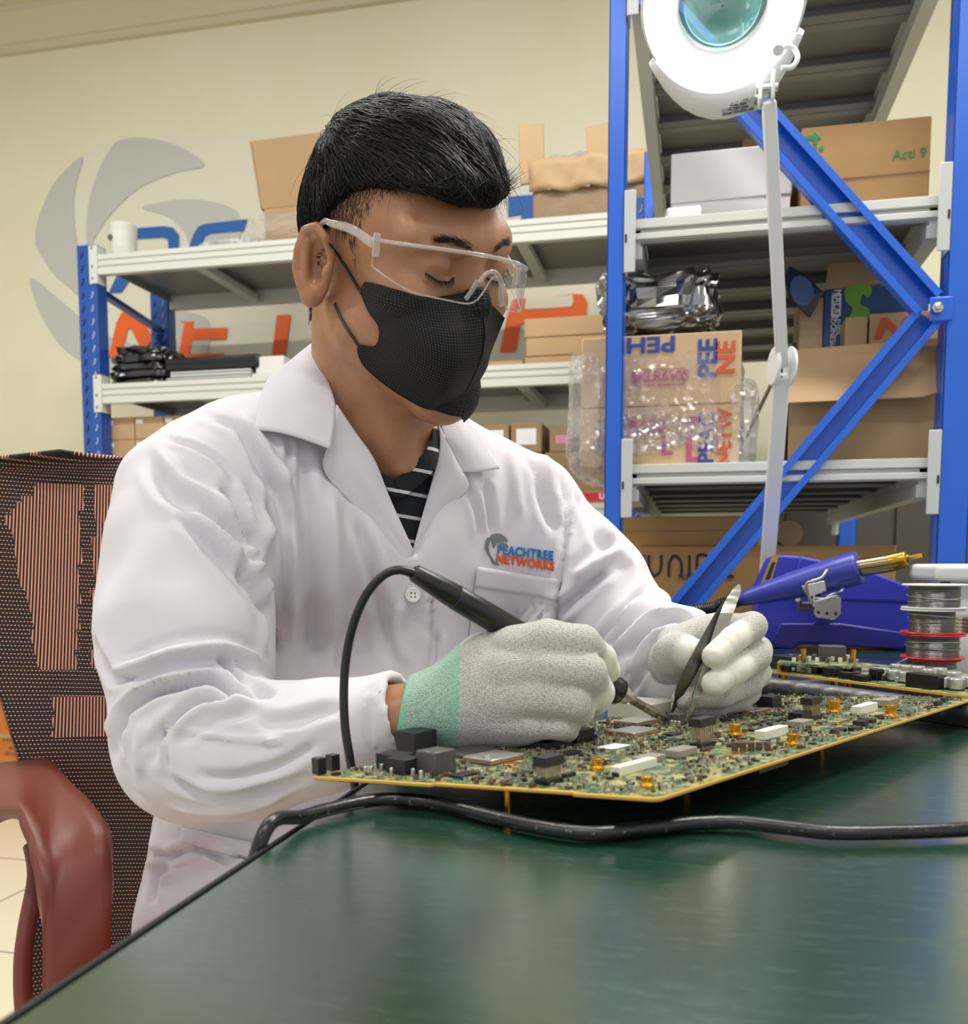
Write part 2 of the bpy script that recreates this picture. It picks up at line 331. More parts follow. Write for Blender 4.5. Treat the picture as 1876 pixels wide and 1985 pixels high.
for k in range(2): x0 = a+(b_-a)*k/2; MB().box((x0+.006, 3.605, .06), (x0+(b_-a)/2-.006, 3.62, 1.22)).build('shade_panel', 'shade_grey', cb_, bevel=.003)
# left rack along the back wall
YL0, YL1 = 3.3, 3.86; XA = hy(150, 520, YL0)[0]; XA1 = hy(188, 520, YL0)[0]; XB = -.2
lr = thing('storage_rack', 'long storage rack with perforated blue posts and white beams along the back wall', 'rack', ((XA+XB)/2, 3.6, 0))
for x, y in ((XA, YL0), (XA, YL1-.06), (XB-.06, YL0), (XB-.06, YL1-.06)):
    b = MB(); post(b, None, x, y, XA1-XA, .06, 2.14, 0); po = b.build('post', 'blue_metal_dark', lr, bevel=.0015)
    h = MB(); f_ = MB()
    for i in range(40):
        z = .1+i*.051
        for k, xx in enumerate((x+(XA1-XA)*.25, x+(XA1-XA)*.72)):
            (h if k == 0 else f_).bar((xx-.004, y-.0008, z), (xx+.004, y-.0008, z+.016), .0016, .007, up=(0, 1, 0))
            (h if k == 0 else f_).bar((xx+.003, y-.0008, z+.014), (xx+.003, y-.0008, z+.026), .0016, .006, up=(0, 1, 0))
    h.build('hole', 'hole', po); f_.build('hole', 'label_white', po)
for z in ZL:
    b = MB(); beam(b, (XA1, YL0+.03, z+.01), (XB-.06, YL0+.03, z+.01), (0, -1, 0)); b.build('front_beam', 'white_metal', lr)
    b = MB(); beam(b, (XA1, YL1-.05, z+.01), (XB-.06, YL1-.05, z+.01), (0, 1, 0)); b.build('rear_beam', 'white_metal', lr)
    b = MB(); deck(b, XA1, XB-.06, YL0+.03, YL1-.05, z-.004, 5, False); b.build('deck', 'deck_metal', lr)
    for i in range(1, 5):
        xx = XA1+(XB-XA1)*i/5; MB().box((xx-.02, YL0+.03, z-.06), (xx+.02, YL1-.05, z-.034)).build('cross_bar', 'plate_grey', lr)
    for xx, sg in ((XA1, 1), (XB-.06, -1)):
        b = MB(); b.box((xx-sg*.032, YL0-.006, z-.1), (xx+sg*.002, YL0-.002, z+.045)); b.box((xx, YL0-.006, z-.1), (xx+sg*.004, YL0+.05, z+.045)); b.box((xx, YL0-.006, z-.1), (xx+sg*.04, YL0-.003, z+.045)) if sg < 0 else None
        pl = b.build('connector_plate', 'white_metal', lr, bevel=.002)
        h = MB()
        for dz in (-.085, -.04, .03): h.box((xx-sg*.02, YL0-.0075, z+dz), (xx-sg*.014, YL0-.0055, z+dz+.01))
        h.build('rivet', 'ink_grey', pl)
yy = (YL0+.03, YL1-.03); xm = (XA+XA1)/2
for z0, z1 in ((1.99, 1.93), (1.53, 1.93), (1.47, 1.41), (1.02, 1.41), (.9, .5)):
    b = MB(); b.bar((xm, yy[0], z0), (xm, yy[1], z1), .035, .02); b.build('brace', 'blue_metal_dark', lr, bevel=.002)
# ---------------------------------------------------------------- goods on the racks
TOPD = .0005
def R3(a): return np.array(Matrix.Rotation(a, 3, 'Z'))
def carton(label, x0, x1, yt, zb, Y, dep, mat='cardboard', cat='box', group=None, name='cardboard_box', rz=0, seam='cardboard_dark', lid=None, body='carton'):
    """closed box whose front face spans pixels x0..x1 at its foot, standing at height zb"""
    a, b = hy(x0, yt, Y), hy(x1, yt, Y); zt_ = (a[2]+b[2])/2; w = b[0]-a[0]; h = zt_-zb; c = np.array([(a[0]+b[0])/2, Y+dep/2, zb])
    t = thing(name, label, cat, c, group, rz)
    MB().box(c+[-w/2, -dep/2, 0], c+[w/2, dep/2, h if lid is None else h*lid]).build(body, mat, t, bevel=.0025)
    if lid is not None: MB().box(c+[-w/2-.002, -dep/2-.002, h*lid], c+[w/2+.002, dep/2+.002, h]).build('lid', mat, t, bevel=.0025)
    elif seam:
        MB().box(c+[-.025, -dep/2-.0006, h-.05], c+[.025, -dep/2, h-.001]).add(*tapebox(c, dep, h)).build('tape', seam, t)
    return t, c, w, h, dep
def tapebox(c, dep, h):
    m = MB().box(c+[-.025, -dep/2-.0006, h], c+[.025, dep/2, h+.0006]); return np.concatenate(m.v), m.f
Z0 = lambda z: z+.0005
# --- right rack, upper open level (z 1.598)
z = Z0(ZL[1])
t, c, w, h, d = carton('white lidded carton on the upper shelf of the right rack, behind the lamp arm', 1303, 1534, 288, z, 2.02, .34, 'box_white', name='white_box', lid=.3, body='tray', rz=0)
MB().cyl(c+[w*.38, -d/2-.003, h*.19], c+[w*.38, -d/2, h*.19], .009).build('round_sticker', 'paint_blue', t)
t, c, w, h, d = carton('brown carton marked Acti 9 in green on the upper shelf of the right rack', 1554, 1806, 236, z, 2.06, .3, 'cardboard_gold', seam=None)
MB().box(c+[-w/2, -d/2-.002, h*.42], c+[w/2, -d/2, h*.43]).build('fold_line', 'cardboard_dark', t)
text('Acti 9', .026, c+[w*.34, -d/2-.001, h*.62], (1, 0, 0), (0, 0, 1), 'ink_green', t)
text('ti 9', .07, c+[-w*.42, -d/2-.001, h*.68], (0, 0, -1), (1, 0, 0), 'ink_green', t, bold=.001)
t, c, w, h, d = carton('small brown carton corner rising behind the white lidded carton on the upper shelf', 1440, 1560, 262, z, 2.4, .25, 'cardboard_dark', seam=None)
a = hy(1325, 405, 1.975); t = thing('power_adapter', 'small white plastic adapter at the front of the upper shelf, right rack', 'adapter', (a[0], 2.0, z))
MB().box((a[0]-.035, 1.985, z), (a[0]+.035, 2.02, z+.024)).build('shell', 'white_plastic', t, bevel=.006, seg=3)
q = [(-.02+a[0]-.03, 2.03, z+.01), (a[0]-.07, 2.08, z+.012), (a[0]-.12, 2.02, z+.006), (a[0]-.15, 2.1, z+.004)]
tag(MB().tube(q, .0035, 8, smooth=6).build('red_cable', 'red_plastic', smooth=True), 'thin red cable lying beside the white adapter on the upper shelf', 'cable')
q = []; cc = hy(1243, 400, 2.4)
for i in range(60): th = i/60*math.pi*8; q.append((cc[0]+.04*math.cos(th), 2.4+.03*math.sin(th), z+.06+.05*math.sin(th*.5+i*.02)+.0004*i))
tag(MB().tube(q, .003, 6).build('white_cable', 'white_plastic', smooth=True), 'loosely coiled white cable behind the left post of the right rack', 'cable')
# --- right rack, middle level (z 1.107)
z = Z0(ZL[2])
def wrap(name, c, half, mat, parent, amp=.012, n=26, seed=0, taper=0, top=1):
    """crumpled film envelope: rounded box with folds"""
    r = np.random.default_rng(seed); ph = r.uniform(0, 6.28, (14, 4)); dr = r.normal(size=(14, 3))
    G = []; h = np.array(half)
    for i in range(n+1):
        v = -math.pi/2+math.pi*i/n; row = []
        for j in range(2*n):
            u = 2*math.pi*j/(2*n); p = np.array([math.cos(v)*math.cos(u), math.cos(v)*math.sin(u), math.sin(v)])
            q = np.sign(p)*np.abs(p)**.35; q = q*h; k = 0
            for a in range(14): k += (1-2.2*abs(math.sin(q@dr[a]/np.linalg.norm(dr[a])*(14+a*9)+ph[a, 0]+1.2*math.sin(q@dr[(a+3) % 14]*20))))/(1+a*.3)
            q = q*(1+amp*k*.22/np.linalg.norm(h)*1.2); q[:2] *= 1-taper*max(0, q[2]/h[2]); q[2] = max(q[2], -h[2]); row.append(q+c)
        row.append(row[0]); G.append(row)
    return MB().grid(G).build(name, mat, parent, smooth=mat in ('pink_film',))
t, c, w, h, d = carton('large carton wrapped in clear film with blue PEH lettering, middle shelf of right rack', 1128, 1438, 648, z, 2.0, .36, 'cardboard_pale', seam=None, name='wrapped_carton')
F = lambda u, v: c+[w*(u-.5), -d/2-.0015, h*v]
text('PEH', .044, F(.44, .93), (-1, 0, 0), (0, 0, -1), 'ink_blue', t, bold=.0012, sx=1.35)
text('PEE', .052, F(.80, .80), (0, 0, 1), (-1, 0, 0), 'ink_blue', t, bold=.0015); text('NE', .052, F(.91, .80), (0, 0, 1), (-1, 0, 0), 'ink_orange', t, bold=.0015)
text('SKLR630S', .028, F(.5, .68), (1, 0, 0), (0, 0, 1), 'ink_pink', t, bold=.0006)
fr = MB()
for u0, v0, u1, v1 in ((.35, .74, .65, .735), (.35, .62, .65, .615), (.35, .615, .353, .74), (.647, .615, .65, .74)): fr.box(F(u0, v0), F(u1, v1)+[0, .001, 0])
fr.build('stamp_frame', 'ink_pink', t)
text('PEAC', .044, F(.80, .2), (0, 0, 1), (-1, 0, 0), 'ink_blue', t, bold=.001); text('NETW', .04, F(.91, .2), (0, 0, 1), (-1, 0, 0), 'ink_orange', t, bold=.001)
text('KLR630', .036, F(.36, .3), (1, 0, 0), (0, 0, 1), 'ink_pink', t, bold=.001); text('L', .05, F(.55, .14), (1, 0, 0), (0, 0, 1), 'ink_pink', t, bold=.001); text('[', .1, F(.7, .22), (1, 0, 0), (0, 0, 1), 'ink_pink', t, bold=.0005)
MB().box(F(0, .455), F(1, .46)).build('fold_line', 'cardboard_dark', t)
wrap('film_wrap', c+[0, 0, h/2], (w/2+.014, d/2+.01, h/2+.004), 'stretch_film', t, .012, 60, 3)
wrap('film_wrap', c+[0, 0, h*.235], (w/2+.017, d/2+.014, h*.225), 'glare_film', t, .02, 70, 8)
b = wrap('bubble_wrap', c+[-w*.47, -.02, h*.42], (.045, d/2+.02, h*.52), 'bubble_wrap', t, .03, 40, 5)
b = wrap('bubble_wrap', c+[w*.52, -.02, h*.32], (.035, d/2+.01, h*.36), 'bubble_wrap', t, .03, 40, 6)
ctop = c[2]+h
a, b = hy(1140, 600, 2.0), hy(1405, 600, 2.0); zt_ = hy(1300, 512, 2.0)[2]
bg_ = wrap('plastic_bag', np.array([(a[0]+b[0])/2, 2.14, (ctop+zt_)/2+.012]), ((b[0]-a[0])/2, .13, (zt_-ctop)/2-.004), 'smoky_bag', None, .036, 80, 11)
bg_['_b'] = [0., 0., 0.]; wrap('dark_contents', np.array([(a[0]+b[0])/2, 2.14, (ctop+zt_)/2+.004]), ((b[0]-a[0])/2*.86, .10, (zt_-ctop)/2*.8), 'black_bag', bg_, .04, 40, 14)
tag(bg_, 'crumpled dark translucent plastic bag lying on top of the film-wrapped carton', 'bag')
# big open carton with hanging flap
a, b = hy(1528, 700, 2.03), hy(1826, 700, 2.03); X0, X1 = a[0], b[0]; ztp = hy(1680, 672, 2.03)[2]; H = ztp-z
t = thing('open_carton', 'large plain cardboard carton with front flap folded down, middle shelf of right rack', 'box', ((X0+X1)/2, 2.2, z))
D0, D1 = 2.05, 2.4
m = MB().box((X0, D0, z), (X1, D0+.006, ztp)).box((X0, D1-.006, z), (X1, D1, ztp)).box((X0, D0, z), (X0+.006, D1, ztp)).box((X1-.006, D0, z), (X1, D1, ztp)).box((X0, D0, z), (X1, D1, z+.006)); m.build('walls', 'cardboard', t, bevel=.001)
zf = hy(1680, 776, 2.03)[2]; m = MB(); m.prism([(X0+.002, D0-.004, ztp+.002), (X1, D0-.004, ztp+.012), (X1+.004, D0-.045, zf+.008), (X0+.25, D0-.05, zf-.004), (X0-.004, D0-.05, zf-.006)], (0, -.005, .001)); m.build('front_flap', 'cardboard', t, bevel=.001)
m = MB(); m.prism([(X0-.001, D0+.01, ztp), (X0-.001, D1-.02, ztp), (X0-.06, D1-.02, ztp-.13), (X0-.06, D0+.01, ztp-.13)], (-.005, 0, .002)); m.build('side_flap', 'cardboard_dark', t, bevel=.001)
MB().box((X0+.01, D0-.001, z+.2), (X0+.024, D0, z+.165)).build('print_mark', 'ink_blue', t)
# blue printed box leaning inside
zi = ztp-.06; a, b = hy(1597, 600, 2.2), hy(1800, 600, 2.2); zt_ = hy(1650, 558, 2.2)[2]
t = thing('printed_box', 'blue box with green print and raised brown lid standing in the large open carton', 'box', ((a[0]+b[0])/2, 2.28, z+.01))
MB().box((a[0], 2.2, z+.012), (b[0], 2.36, zt_)).build('body', simple('print_blue', '#1d4379', .4), t, bevel=.002)
MB().box((a[0]-.05, 2.205, z+.012), (a[0]-.0005, 2.34, zt_-.015)).build('side_panel', 'cardboard_pale', t, bevel=.002)
L0 = hy(1601, 556, 2.2); zl = hy(1690, 462, 2.26)[2]
m = MB(); q = [(a[0]+.002, 2.2, zt_), (b[0]-.04, 2.2, zt_+.008), (b[0]-.035, 2.25, zl-.03), (b[0]-.05, 2.255, zl), (a[0]+.03, 2.255, zl-.015), (a[0]+.014, 2.25, zl-.03)]; m.prism(q, (0, .004, 0)); lf = m.build('raised_lid', 'cardboard_pale', t)
m = MB(); m.prism([hy(1596, 566, 2.19), hy(1560, 532, 2.16), hy(1531, 516, 2.13), hy(1523, 548, 2.12), hy(1532, 578, 2.13), hy(1571, 615, 2.18)], (-.002, .005, 0)); fl_ = m.build('side_flap', simple('print_navy', '#16294a', .4), t)
MB().prism([hy(1532+22+22*math.cos(k*.524)-8*math.sin(k*.524), 563+26*math.sin(k*.524)+14*math.cos(k*.524), 2.125) for k in range(12)], (0, .001, 0)).build('oval_print', 'print_blue', fl_)
simple('print_green', '#6c9a2e', .4)
wv = spline([hy(x, y, 2.1985) for x, y in ((1640, 556), (1680, 551), (1690, 562), (1682, 578), (1672, 570), (1668, 590), (1684, 600), (1680, 628), (1640, 630), (1652, 600), (1640, 585))], 4, True)
MB().prism(wv, (0, -.001, 0)).build('green_print', 'print_green', t)
text('MALAN', .02, hy(1622, 592, 2.198), (0, 0, -1), (1, 0, 0), 'label_white', t, bold=.0003)
m = MB()
for q in ((1612, 570, 1614, 612), (1627, 570, 1629, 612), (1612, 569, 1629, 571), (1612, 611, 1629, 613)): m.box(hy(q[0], q[1], 2.1985), hy(q[2], q[3], 2.1985)-[0, .001, 0])
m.build('logo_frame', 'label_white', t)
text('100%', .014, hy(1624, 636, 2.198), (0, 0, -1), (1, 0, 0), 'label_white', t); text('INDONESIA', .016, hy(1614, 640, 2.198), (0, 0, -1), (1, 0, 0), 'label_white', t)
# small tattered box with orange N
a, b = hy(1632, 640, 2.12), hy(1826, 640, 2.12); zt_ = hy(1720, 607, 2.12)[2]
t = thing('tattered_box', 'small torn cardboard box with a faded orange N inside the large open carton', 'box', ((a[0]+b[0])/2, 2.14, z+.01))
MB().box((a[0]+.006, 2.12, z+.012), (a[0]+.05, 2.19, zt_-.004)).box((a[0]+.054, 2.118, z+.012), (b[0], 2.19, zt_)).build('panels', 'cardboard', t, bevel=.002)
text('NE', .055, hy(1745, 636, 2.116), (1, 0, 0), (0, 0, 1), 'ink_orange', t, bold=.002, sx=1.5, shear=.2)
a = hy(1556, 672, 2.3); tag(wrap('pink_bag', np.array([a[0], 2.3, z+.16]), (.04, .05, .15), varied('pink_film', '#8a6e72', '#5d4a50', 20, .2), None, .02, 30, 4), 'small pinkish plastic bag between the wrapped and the open cartons', 'bag')
# --- right rack, lower level (z .617)
z = Z0(ZL[3])
t, c, w, h, d = carton('long brown carton on the lower shelf', 1238, 1738, 1058, z, 2.15, .4, 'cardboard_gold', seam=None)
t['label'] = 'long brown carton marked JUNIPER NETWORKS on the lower shelf of the right rack'
def outl(pts, r, mat, par, name='letter'): return MB().tube(pts, r, 6).build(name, mat, par)
def stroke(px, Y, r, mat, par):
    pts = [hy(x, y, Y) for x, y in px]; return MB().tube(pts, r, 6, smooth=5, flat=.2).build('letter', mat, par)
Yf = 2.148
for L in ([(1245, 1076), (1246, 1100), (1236, 1118)], [(1257, 1076), (1258, 1104), (1268, 1116), (1280, 1104), (1281, 1076)], [(1296, 1118), (1297, 1092), (1307, 1077), (1320, 1090), (1320, 1118)], [(1336, 1076), (1336, 1118)], [(1352, 1118), (1352, 1078), (1372, 1078), (1382, 1090), (1372, 1103), (1354, 1104)], [(1422, 1078), (1404, 1078), (1396, 1097), (1404, 1115), (1422, 1117)], [(1397, 1097), (1420, 1097)]):
    pts = [hy(x, y, Yf) for x, y in L]; MB().tube(pts, .0034, 6, smooth=5 if len(L) > 2 else 0).build('letter', 'ink', t)
text('NETWORKS', .022, hy(1366, 1120, Yf), (1, 0, 0), (0, 0, 1), 'ink_grey', t)
zj = c[2]+h
t, c, w, h, d = carton('shallow brown carton lying on top of the JUNIPER carton, lower shelf', 1190, 1470, 1001, zj+.001, 2.18, .3, 'cardboard_gold', seam=None)
MB().box(c+[-w/2, -d/2-.002, h*.5], c+[w/2, -d/2, h*.52]).build('fold_line', 'cardboard_dark', t)
a = hy(1527, 1062, 2.3); t = thing('tape_roll', 'roll of clear brown tape standing on the JUNIPER carton', 'tape', (a[0], 2.3, zj+.001))
MB().lathe([(.018, -.024), (.03, -.024), (.03, .024), (.018, .024)], (a[0], 2.3, zj+.001), (0, 1, 0)).build('roll', 'cardboard_pale', t)
for ch in t.children: ch.location.z += .03
# --- left rack, top level
z = Z0(ZL[0]+.01)
a, b = hy(203, 508, 3.4), hy(250, 508, 3.4); zt_ = hy(225, 428, 3.4)[2]; xc = (a[0]+b[0])/2; r_ = (b[0]-a[0])/2
t = thing('foam_roll', 'white foam roll standing upright at the left end of the back rack top', 'roll', (xc, 3.45, z))
MB().tube([(xc, 3.45, z), (xc, 3.45, z+.1), (xc, 3.45, zt_)], [r_, r_*.95, r_*1.02], 28).build('roll', varied('foam', '#dcdcd2', '#c9cac2', 12, .8, .3, 60), t, bevel=.008)
MB().cyl((xc-r_*.5, 3.45-r_*.9, zt_-.06), (xc-r_*.5, 3.45-r_*.8, zt_-.06), .012).build('core_hole', 'ink_grey', t)
def blob(label, x0, x1, yt, z, Y, dep, mat, seed, cat='bag', name='plastic_bag', amp=.03, n=44, group=None):
    a, b = hy(x0, yt, Y), hy(x1, yt, Y); zt_ = (a[2]+b[2])/2
    return tag(wrap(name, np.array([(a[0]+b[0])/2, Y+dep/2, (z+zt_)/2+.01]), ((b[0]-a[0])/2*.93, dep/2, (zt_-z)/2*.85), mat, None, amp, n, seed), label, cat, group)
blob('flat clear plastic bag of white sheets on the back rack top beside the foam roll', 362, 505, 462, z, 3.36, .25, 'clear_bag', 21)
blob('heap of clear bubble wrap on the back rack top left of the man', 455, 625, 402, z, 3.34, .3, 'bubble_wrap', 22, cat='bubble wrap', name='bubble_wrap_heap', amp=.05)
a, b = hy(512, 400, 3.5), hy(660, 400, 3.5); zt_ = hy(560, 275, 3.5)[2]; zm = hy(560, 400, 3.5)[2]
t = thing('open_carton', 'brown carton with its tall flap raised, on the back rack top behind the man', 'box', ((a[0]+b[0])/2, 3.6, z))
MB().box((a[0], 3.5, z), (b[0], 3.75, zm)).build('walls', 'cardboard', t, bevel=.003)
MB().prism([(a[0]-.01, 3.5, zm+.0), (b[0], 3.5, zm), (b[0], 3.47, zt_+.01), (a[0]-.03, 3.46, zt_)], (0, .006, 0)).build('raised_flap', 'cardboard', t, bevel=.001)
MB().prism([(a[0]-.012, 3.5, zm+.0), (a[0]-.012, 3.72, zm), (a[0]-.05, 3.72, zt_), (a[0]-.034, 3.46, zt_)], (-.005, 0, 0)).build('side_flap', 'cardboard_pale', t, bevel=.001)
a, b = hy(1032, 430, 3.36), hy(1262, 430, 3.36); zt_ = hy(1110, 305, 3.36)[2]; zm = hy(1110, 362, 3.36)[2]
t = thing('open_carton', 'battered film-wrapped brown carton with two upright flaps on the back rack top', 'box', ((a[0]+b[0])/2, 3.5, z))
MB().box((a[0], 3.36, z), (b[0], 3.64, zm)).build('walls', 'cardboard_dark', t, bevel=.006)
G = [[(a[0]-.01+(b[0]-a[0]+.02)*i/12, 3.345+.012*math.sin(i*1.9+j)-.004*j, zm-.012+(zt_-zm)*j/5+.006*math.sin(i*1.3)) for i in range(13)] for j in range(6)]
MB().grid(G).build('crumpled_flap', 'cardboard_pale', t, smooth=True, solid=.006)
for x, dx in ((1032, 0), (1168, -.03)):
    p = hy(x, 345, 3.4); q = hy(x-3 if dx == 0 else x-8, 242, 3.4); MB().bar(p-[0, 0, .02], q, .012, .09, up=(1, 0, 0)).build('upright_flap', 'cardboard_pale', t, bevel=.003)
wrap('film_wrap', np.array([(a[0]+b[0])/2, 3.5, (z+zm)/2]), ((b[0]-a[0])/2+.01, .155, (zm-z)/2+.005), 'clear_bag' if 0 else 'stretch_film', t, .012, 40, 31)
blob('loose bubble wrap puffing out of the battered carton on the back rack top', 1052, 1190, 288, zt_-.03, 3.42, .2, 'bubble_wrap', 33, cat='bubble wrap', name='bubble_wrap_heap', amp=.04)
# --- left rack, middle level
z = Z0(ZL[1]+.01); Yk = 3.36; gz = hy(250, 668, Yk)[2]; k = 5
for i in range(k):
    za = z+(gz-z)*i/k; zb_ = z+(gz-z)*(i+1)/k; o = [(0, 0), (-4, 6), (3, -4), (-2, 8), (5, -6)][i]
    a, b = hy(204+o[0], 700, Yk), hy(318+o[1], 700, Yk)
    pos = ['bottom of the pile', 'second from the bottom', 'in the middle of the pile', 'second from the top', 'on top of the pile'][i]
    tag(wrap('packed_cable_bag', np.array([(a[0]+b[0])/2, Yk+.12, (za+zb_)/2]), ((b[0]-a[0])/2, .12, (zb_-za)/2*1.15), 'black_bag', None, .026, 40, 40+i), 'glossy black plastic-wrapped packet on the back rack middle shelf, '+pos, 'packet', 'black packets piled on the middle shelf')
def slab(label, x0, x1, y0, y1, Y, dep, mat, name, cat, group=None, bev=.003, strips=()):
    a, b = hy(x0, y0, Y), hy(x1, y0, Y); c = hy((x0+x1)/2, y0, Y)[2]; e = hy((x0+x1)/2, y1, Y)[2]
    t = thing(name, label, cat, ((a[0]+b[0])/2, Y+dep/2, e), group); MB().box((a[0], Y, e), (b[0], Y+dep, c)).build('body', mat, t, bevel=bev)
    for f0, f1, mm in strips: MB().box((a[0]+.004, Y-.002, e+(c-e)*f0), (b[0]-.004, Y, e+(c-e)*f1)).build('edge_band', mm, t)
    return t, a[0], b[0], e, c
zz = z
for i, (h_, nm, mt) in enumerate(((.028, 'bottom', 'steel'), (.028, 'upper', 'steel'))):
    a, b = hy(322 if i == 0 else 330, 740, Yk), hy(486, 740, Yk)
    t = thing('laptop', ('lower' if i == 0 else 'upper')+' of two thin silver laptops under the black case, middle shelf', 'laptop', ((a[0]+b[0])/2, Yk+.12, zz), 'laptops on the middle shelf of the back rack')
    MB().box((a[0], Yk, zz), (b[0], Yk+.24, zz+.012)).build('base', 'plate_grey', t, bevel=.003); MB().box((a[0], Yk, zz+.0135), (b[0], Yk+.24, zz+.022)).build('lid', 'plate_grey', t, bevel=.003); zz += .0235
a, b = hy(318, 700, Yk), hy(500, 700, Yk); ztp = hy(400, 690, Yk)[2]
t = thing('equipment_case', 'long black equipment case lying on the silver laptops, middle shelf', 'case', ((a[0]+b[0])/2, 3.48, zz))
MB().box((a[0], Yk, zz), (b[0], 3.6, ztp)).build('body', 'black_plastic', t, bevel=.008); MB().box((a[0]+.02, Yk-.003, zz+.03), (b[0]-.02, Yk, ztp-.025)).build('side_band', simple('navy_panel', '#1d2233', .25), t, bevel=.001)
zm = hy(530, 722, Yk)[2]; a, b = hy(488, 722, Yk), hy(600, 722, Yk)
t = thing('white_box', 'lower white box on the middle shelf of the back rack beside the black case', 'box', ((a[0]+b[0])/2, 3.5, z)); MB().box((a[0], Yk, z), (b[0], 3.62, zm)).build('body', 'box_white', t, bevel=.003)
a, b = hy(502, 690, Yk+.04), hy(556, 690, Yk+.04); ztp = hy(520, 689, Yk)[2]
t = thing('white_box', 'small white box stacked on the other white box, middle shelf of the back rack', 'box', ((a[0]+b[0])/2, 3.5, zm+.001)); MB().box((a[0], Yk+.01, zm+.001), (b[0], 3.6, ztp)).build('body', 'box_white', t, bevel=.003)
zz = z; zs = [hy(1080, y, Yk)[2] for y in (689, 652, 614)]
for i, zt_ in enumerate(zs):
    a, b = hy(1017, 660, Yk), hy(1178, 660, Yk); o = [.0, .004, -.003][i]
    t = thing('flat_carton', ('bottom', 'middle', 'top')[i]+' one of three flat cardboard cartons right of the mask, middle shelf', 'box', ((a[0]+b[0])/2+o, 3.5, zz), 'flat cartons stacked on the middle shelf')
    MB().box((a[0]+o, Yk, zz), (b[0]+o, 3.65, zt_-.001)).build('carton', 'cardboard', t, bevel=.005); zz = zt_
t, *_ = slab('low cardboard carton just right of the black mask, middle shelf of the back rack', 930, 1012, 700, 718, Yk, .25, 'cardboard', 'flat_carton', 'box')
for ch in t.children: pass
# --- left rack, lower level (z 1.107)
z = Z0(ZL[2]+.01); zr = [z, hy(250, 852, Yk)[2], hy(250, 808, Yk)[2]]
for j in range(2):
    for i in range(3):
        a, b = hy(205+57*i, 850, Yk), hy(205+57*(i+1)-1.5, 850, Yk)
        nm = ('lower ', 'upper ')[j]+('leftmost', 'second', 'third')[i]
        t = thing('small_carton', nm+' small cardboard carton with white label beside the left blue post', 'box', ((a[0]+b[0])/2, 3.45, zr[j]), 'small labelled cartons on the lower shelf')
        MB().box((a[0], Yk, zr[j]), (b[0], 3.58, zr[j+1]-.001)).build('carton', 'cardboard', t, bevel=.003)
        MB().box((a[0]+.006, Yk-.001, zr[j+1]-.028), (a[0]+.036, Yk, zr[j+1]-.012)).build('label', 'label_white', t)
rows = [(957, 986, 822, 875, 0), (990, 1050, 822, 880, 1), (1066, 1112, 832, 880, 2), (985, 1050, 880, 915, 0), (1064, 1112, 880, 915, 2), (1052, 1112, 905, 940, 0)]
zbs = [hy(1050, y, Yk)[2] for y in (945, 912, 880)]
for i, (x0, x1, y0, y1, kind) in enumerate(((930, 984, 880, 945, 0), (988, 1050, 880, 945, 0), (1056, 1180, 880, 945, 0), (940, 986, 823, 879, 1), (990, 1050, 820, 879, 1), (1066, 1112, 832, 879, 2))):
    zl_ = z if i < 3 else hy(x0, y1, Yk)[2]; zu = hy((x0+x1)/2, y0, Yk)[2]; a, b = hy(x0, 850, Yk), hy(x1, 850, Yk)
    if i >= 3: zl_ = zbase
    else: zbase = zu if i == 0 else zbase; zu = zbase
    lab = ['left cardboard carton in the bottom row behind the left shoulder', 'middle cardboard carton in the bottom row behind the left shoulder', 'right wide cardboard carton in the bottom row behind the left shoulder', 'cardboard carton with shiny tape nearest the mask, lower shelf behind the shoulder', 'cardboard carton with bright white label behind the man\'s left shoulder', 'small cardboard carton with pink label near the tall blue post'][i]
    t = thing('small_carton', lab, 'box', ((a[0]+b[0])/2, 3.45, zl_+.0005), 'cartons on the lower shelf behind the shoulder')
    MB().box((a[0], Yk, zl_+.0005), (b[0], 3.55, zu)).build('carton', 'cardboard_dark', t, bevel=.004)
    if kind: MB().box((a[0]+.02, Yk-.001, zl_+.03), (b[0]-.02, Yk, zu-.02)).build('label', 'label_white' if kind == 1 else simple('label_pink', '#c08a98', .3), t)
z = Z0(ZL[2]+.01)
t, c, w, h, d = carton('low brown carton with red printed band behind the tall blue post', 1118, 1222, 952, z, 3.312, .044, 'cardboard_gold', seam=None)
MB().box(c+[-w/2, -d/2-.001, h*.15], c+[w/2, -d/2, h-.004]).build('red_band', 'red_plastic', t); text('U H', min(.04, h*.7), c+[w*.05, -d/2-.0015, h*.55], (1, 0, 0), (0, 0, 1), 'label_white', t, bold=.001)
# --- far left: steel bench trolley and orange taped carton on the floor
a = hy(-60, 1650, 2.9); b = hy(78, 1650, 2.9); x0, x1 = a[0], b[0]; zt_ = hy(30, 1347, 2.9)[2]
t = thing('taped_carton', 'orange-brown taped carton printed in grey on the tiled floor at far left', 'box', ((x0+x1)/2, 3.1, 0))
MB().box((x0, 2.9, .0005), (x1, 3.3, zt_)).build('carton', 'tape_orange', t, bevel=.006)
MB().box((x0, 2.899, zt_*.62), (x1, 2.9, zt_*.66)).build('tape', 'cardboard_gold', t)
text('ZULU', .07, hy(18, 1610, 2.897), (-1, 0, 0), (0, 0, -1), 'ink_grey', t, sx=.9); 
for i, (y, s) in enumerate(((1435, '0 812 40'), (1450, '40'), (1462, '178 100'))): text(s, .018, hy(20, y, 2.897), (1, 0, 0), (0, 0, 1), 'ink_grey', t)
zb_ = hy(30, 1333, 3.0)[2]; zt_ = hy(30, 1290, 3.35)[2]; x0, x1 = hy(-200, 1300, 3.35)[0], hy(82, 1300, 3.35)[0]
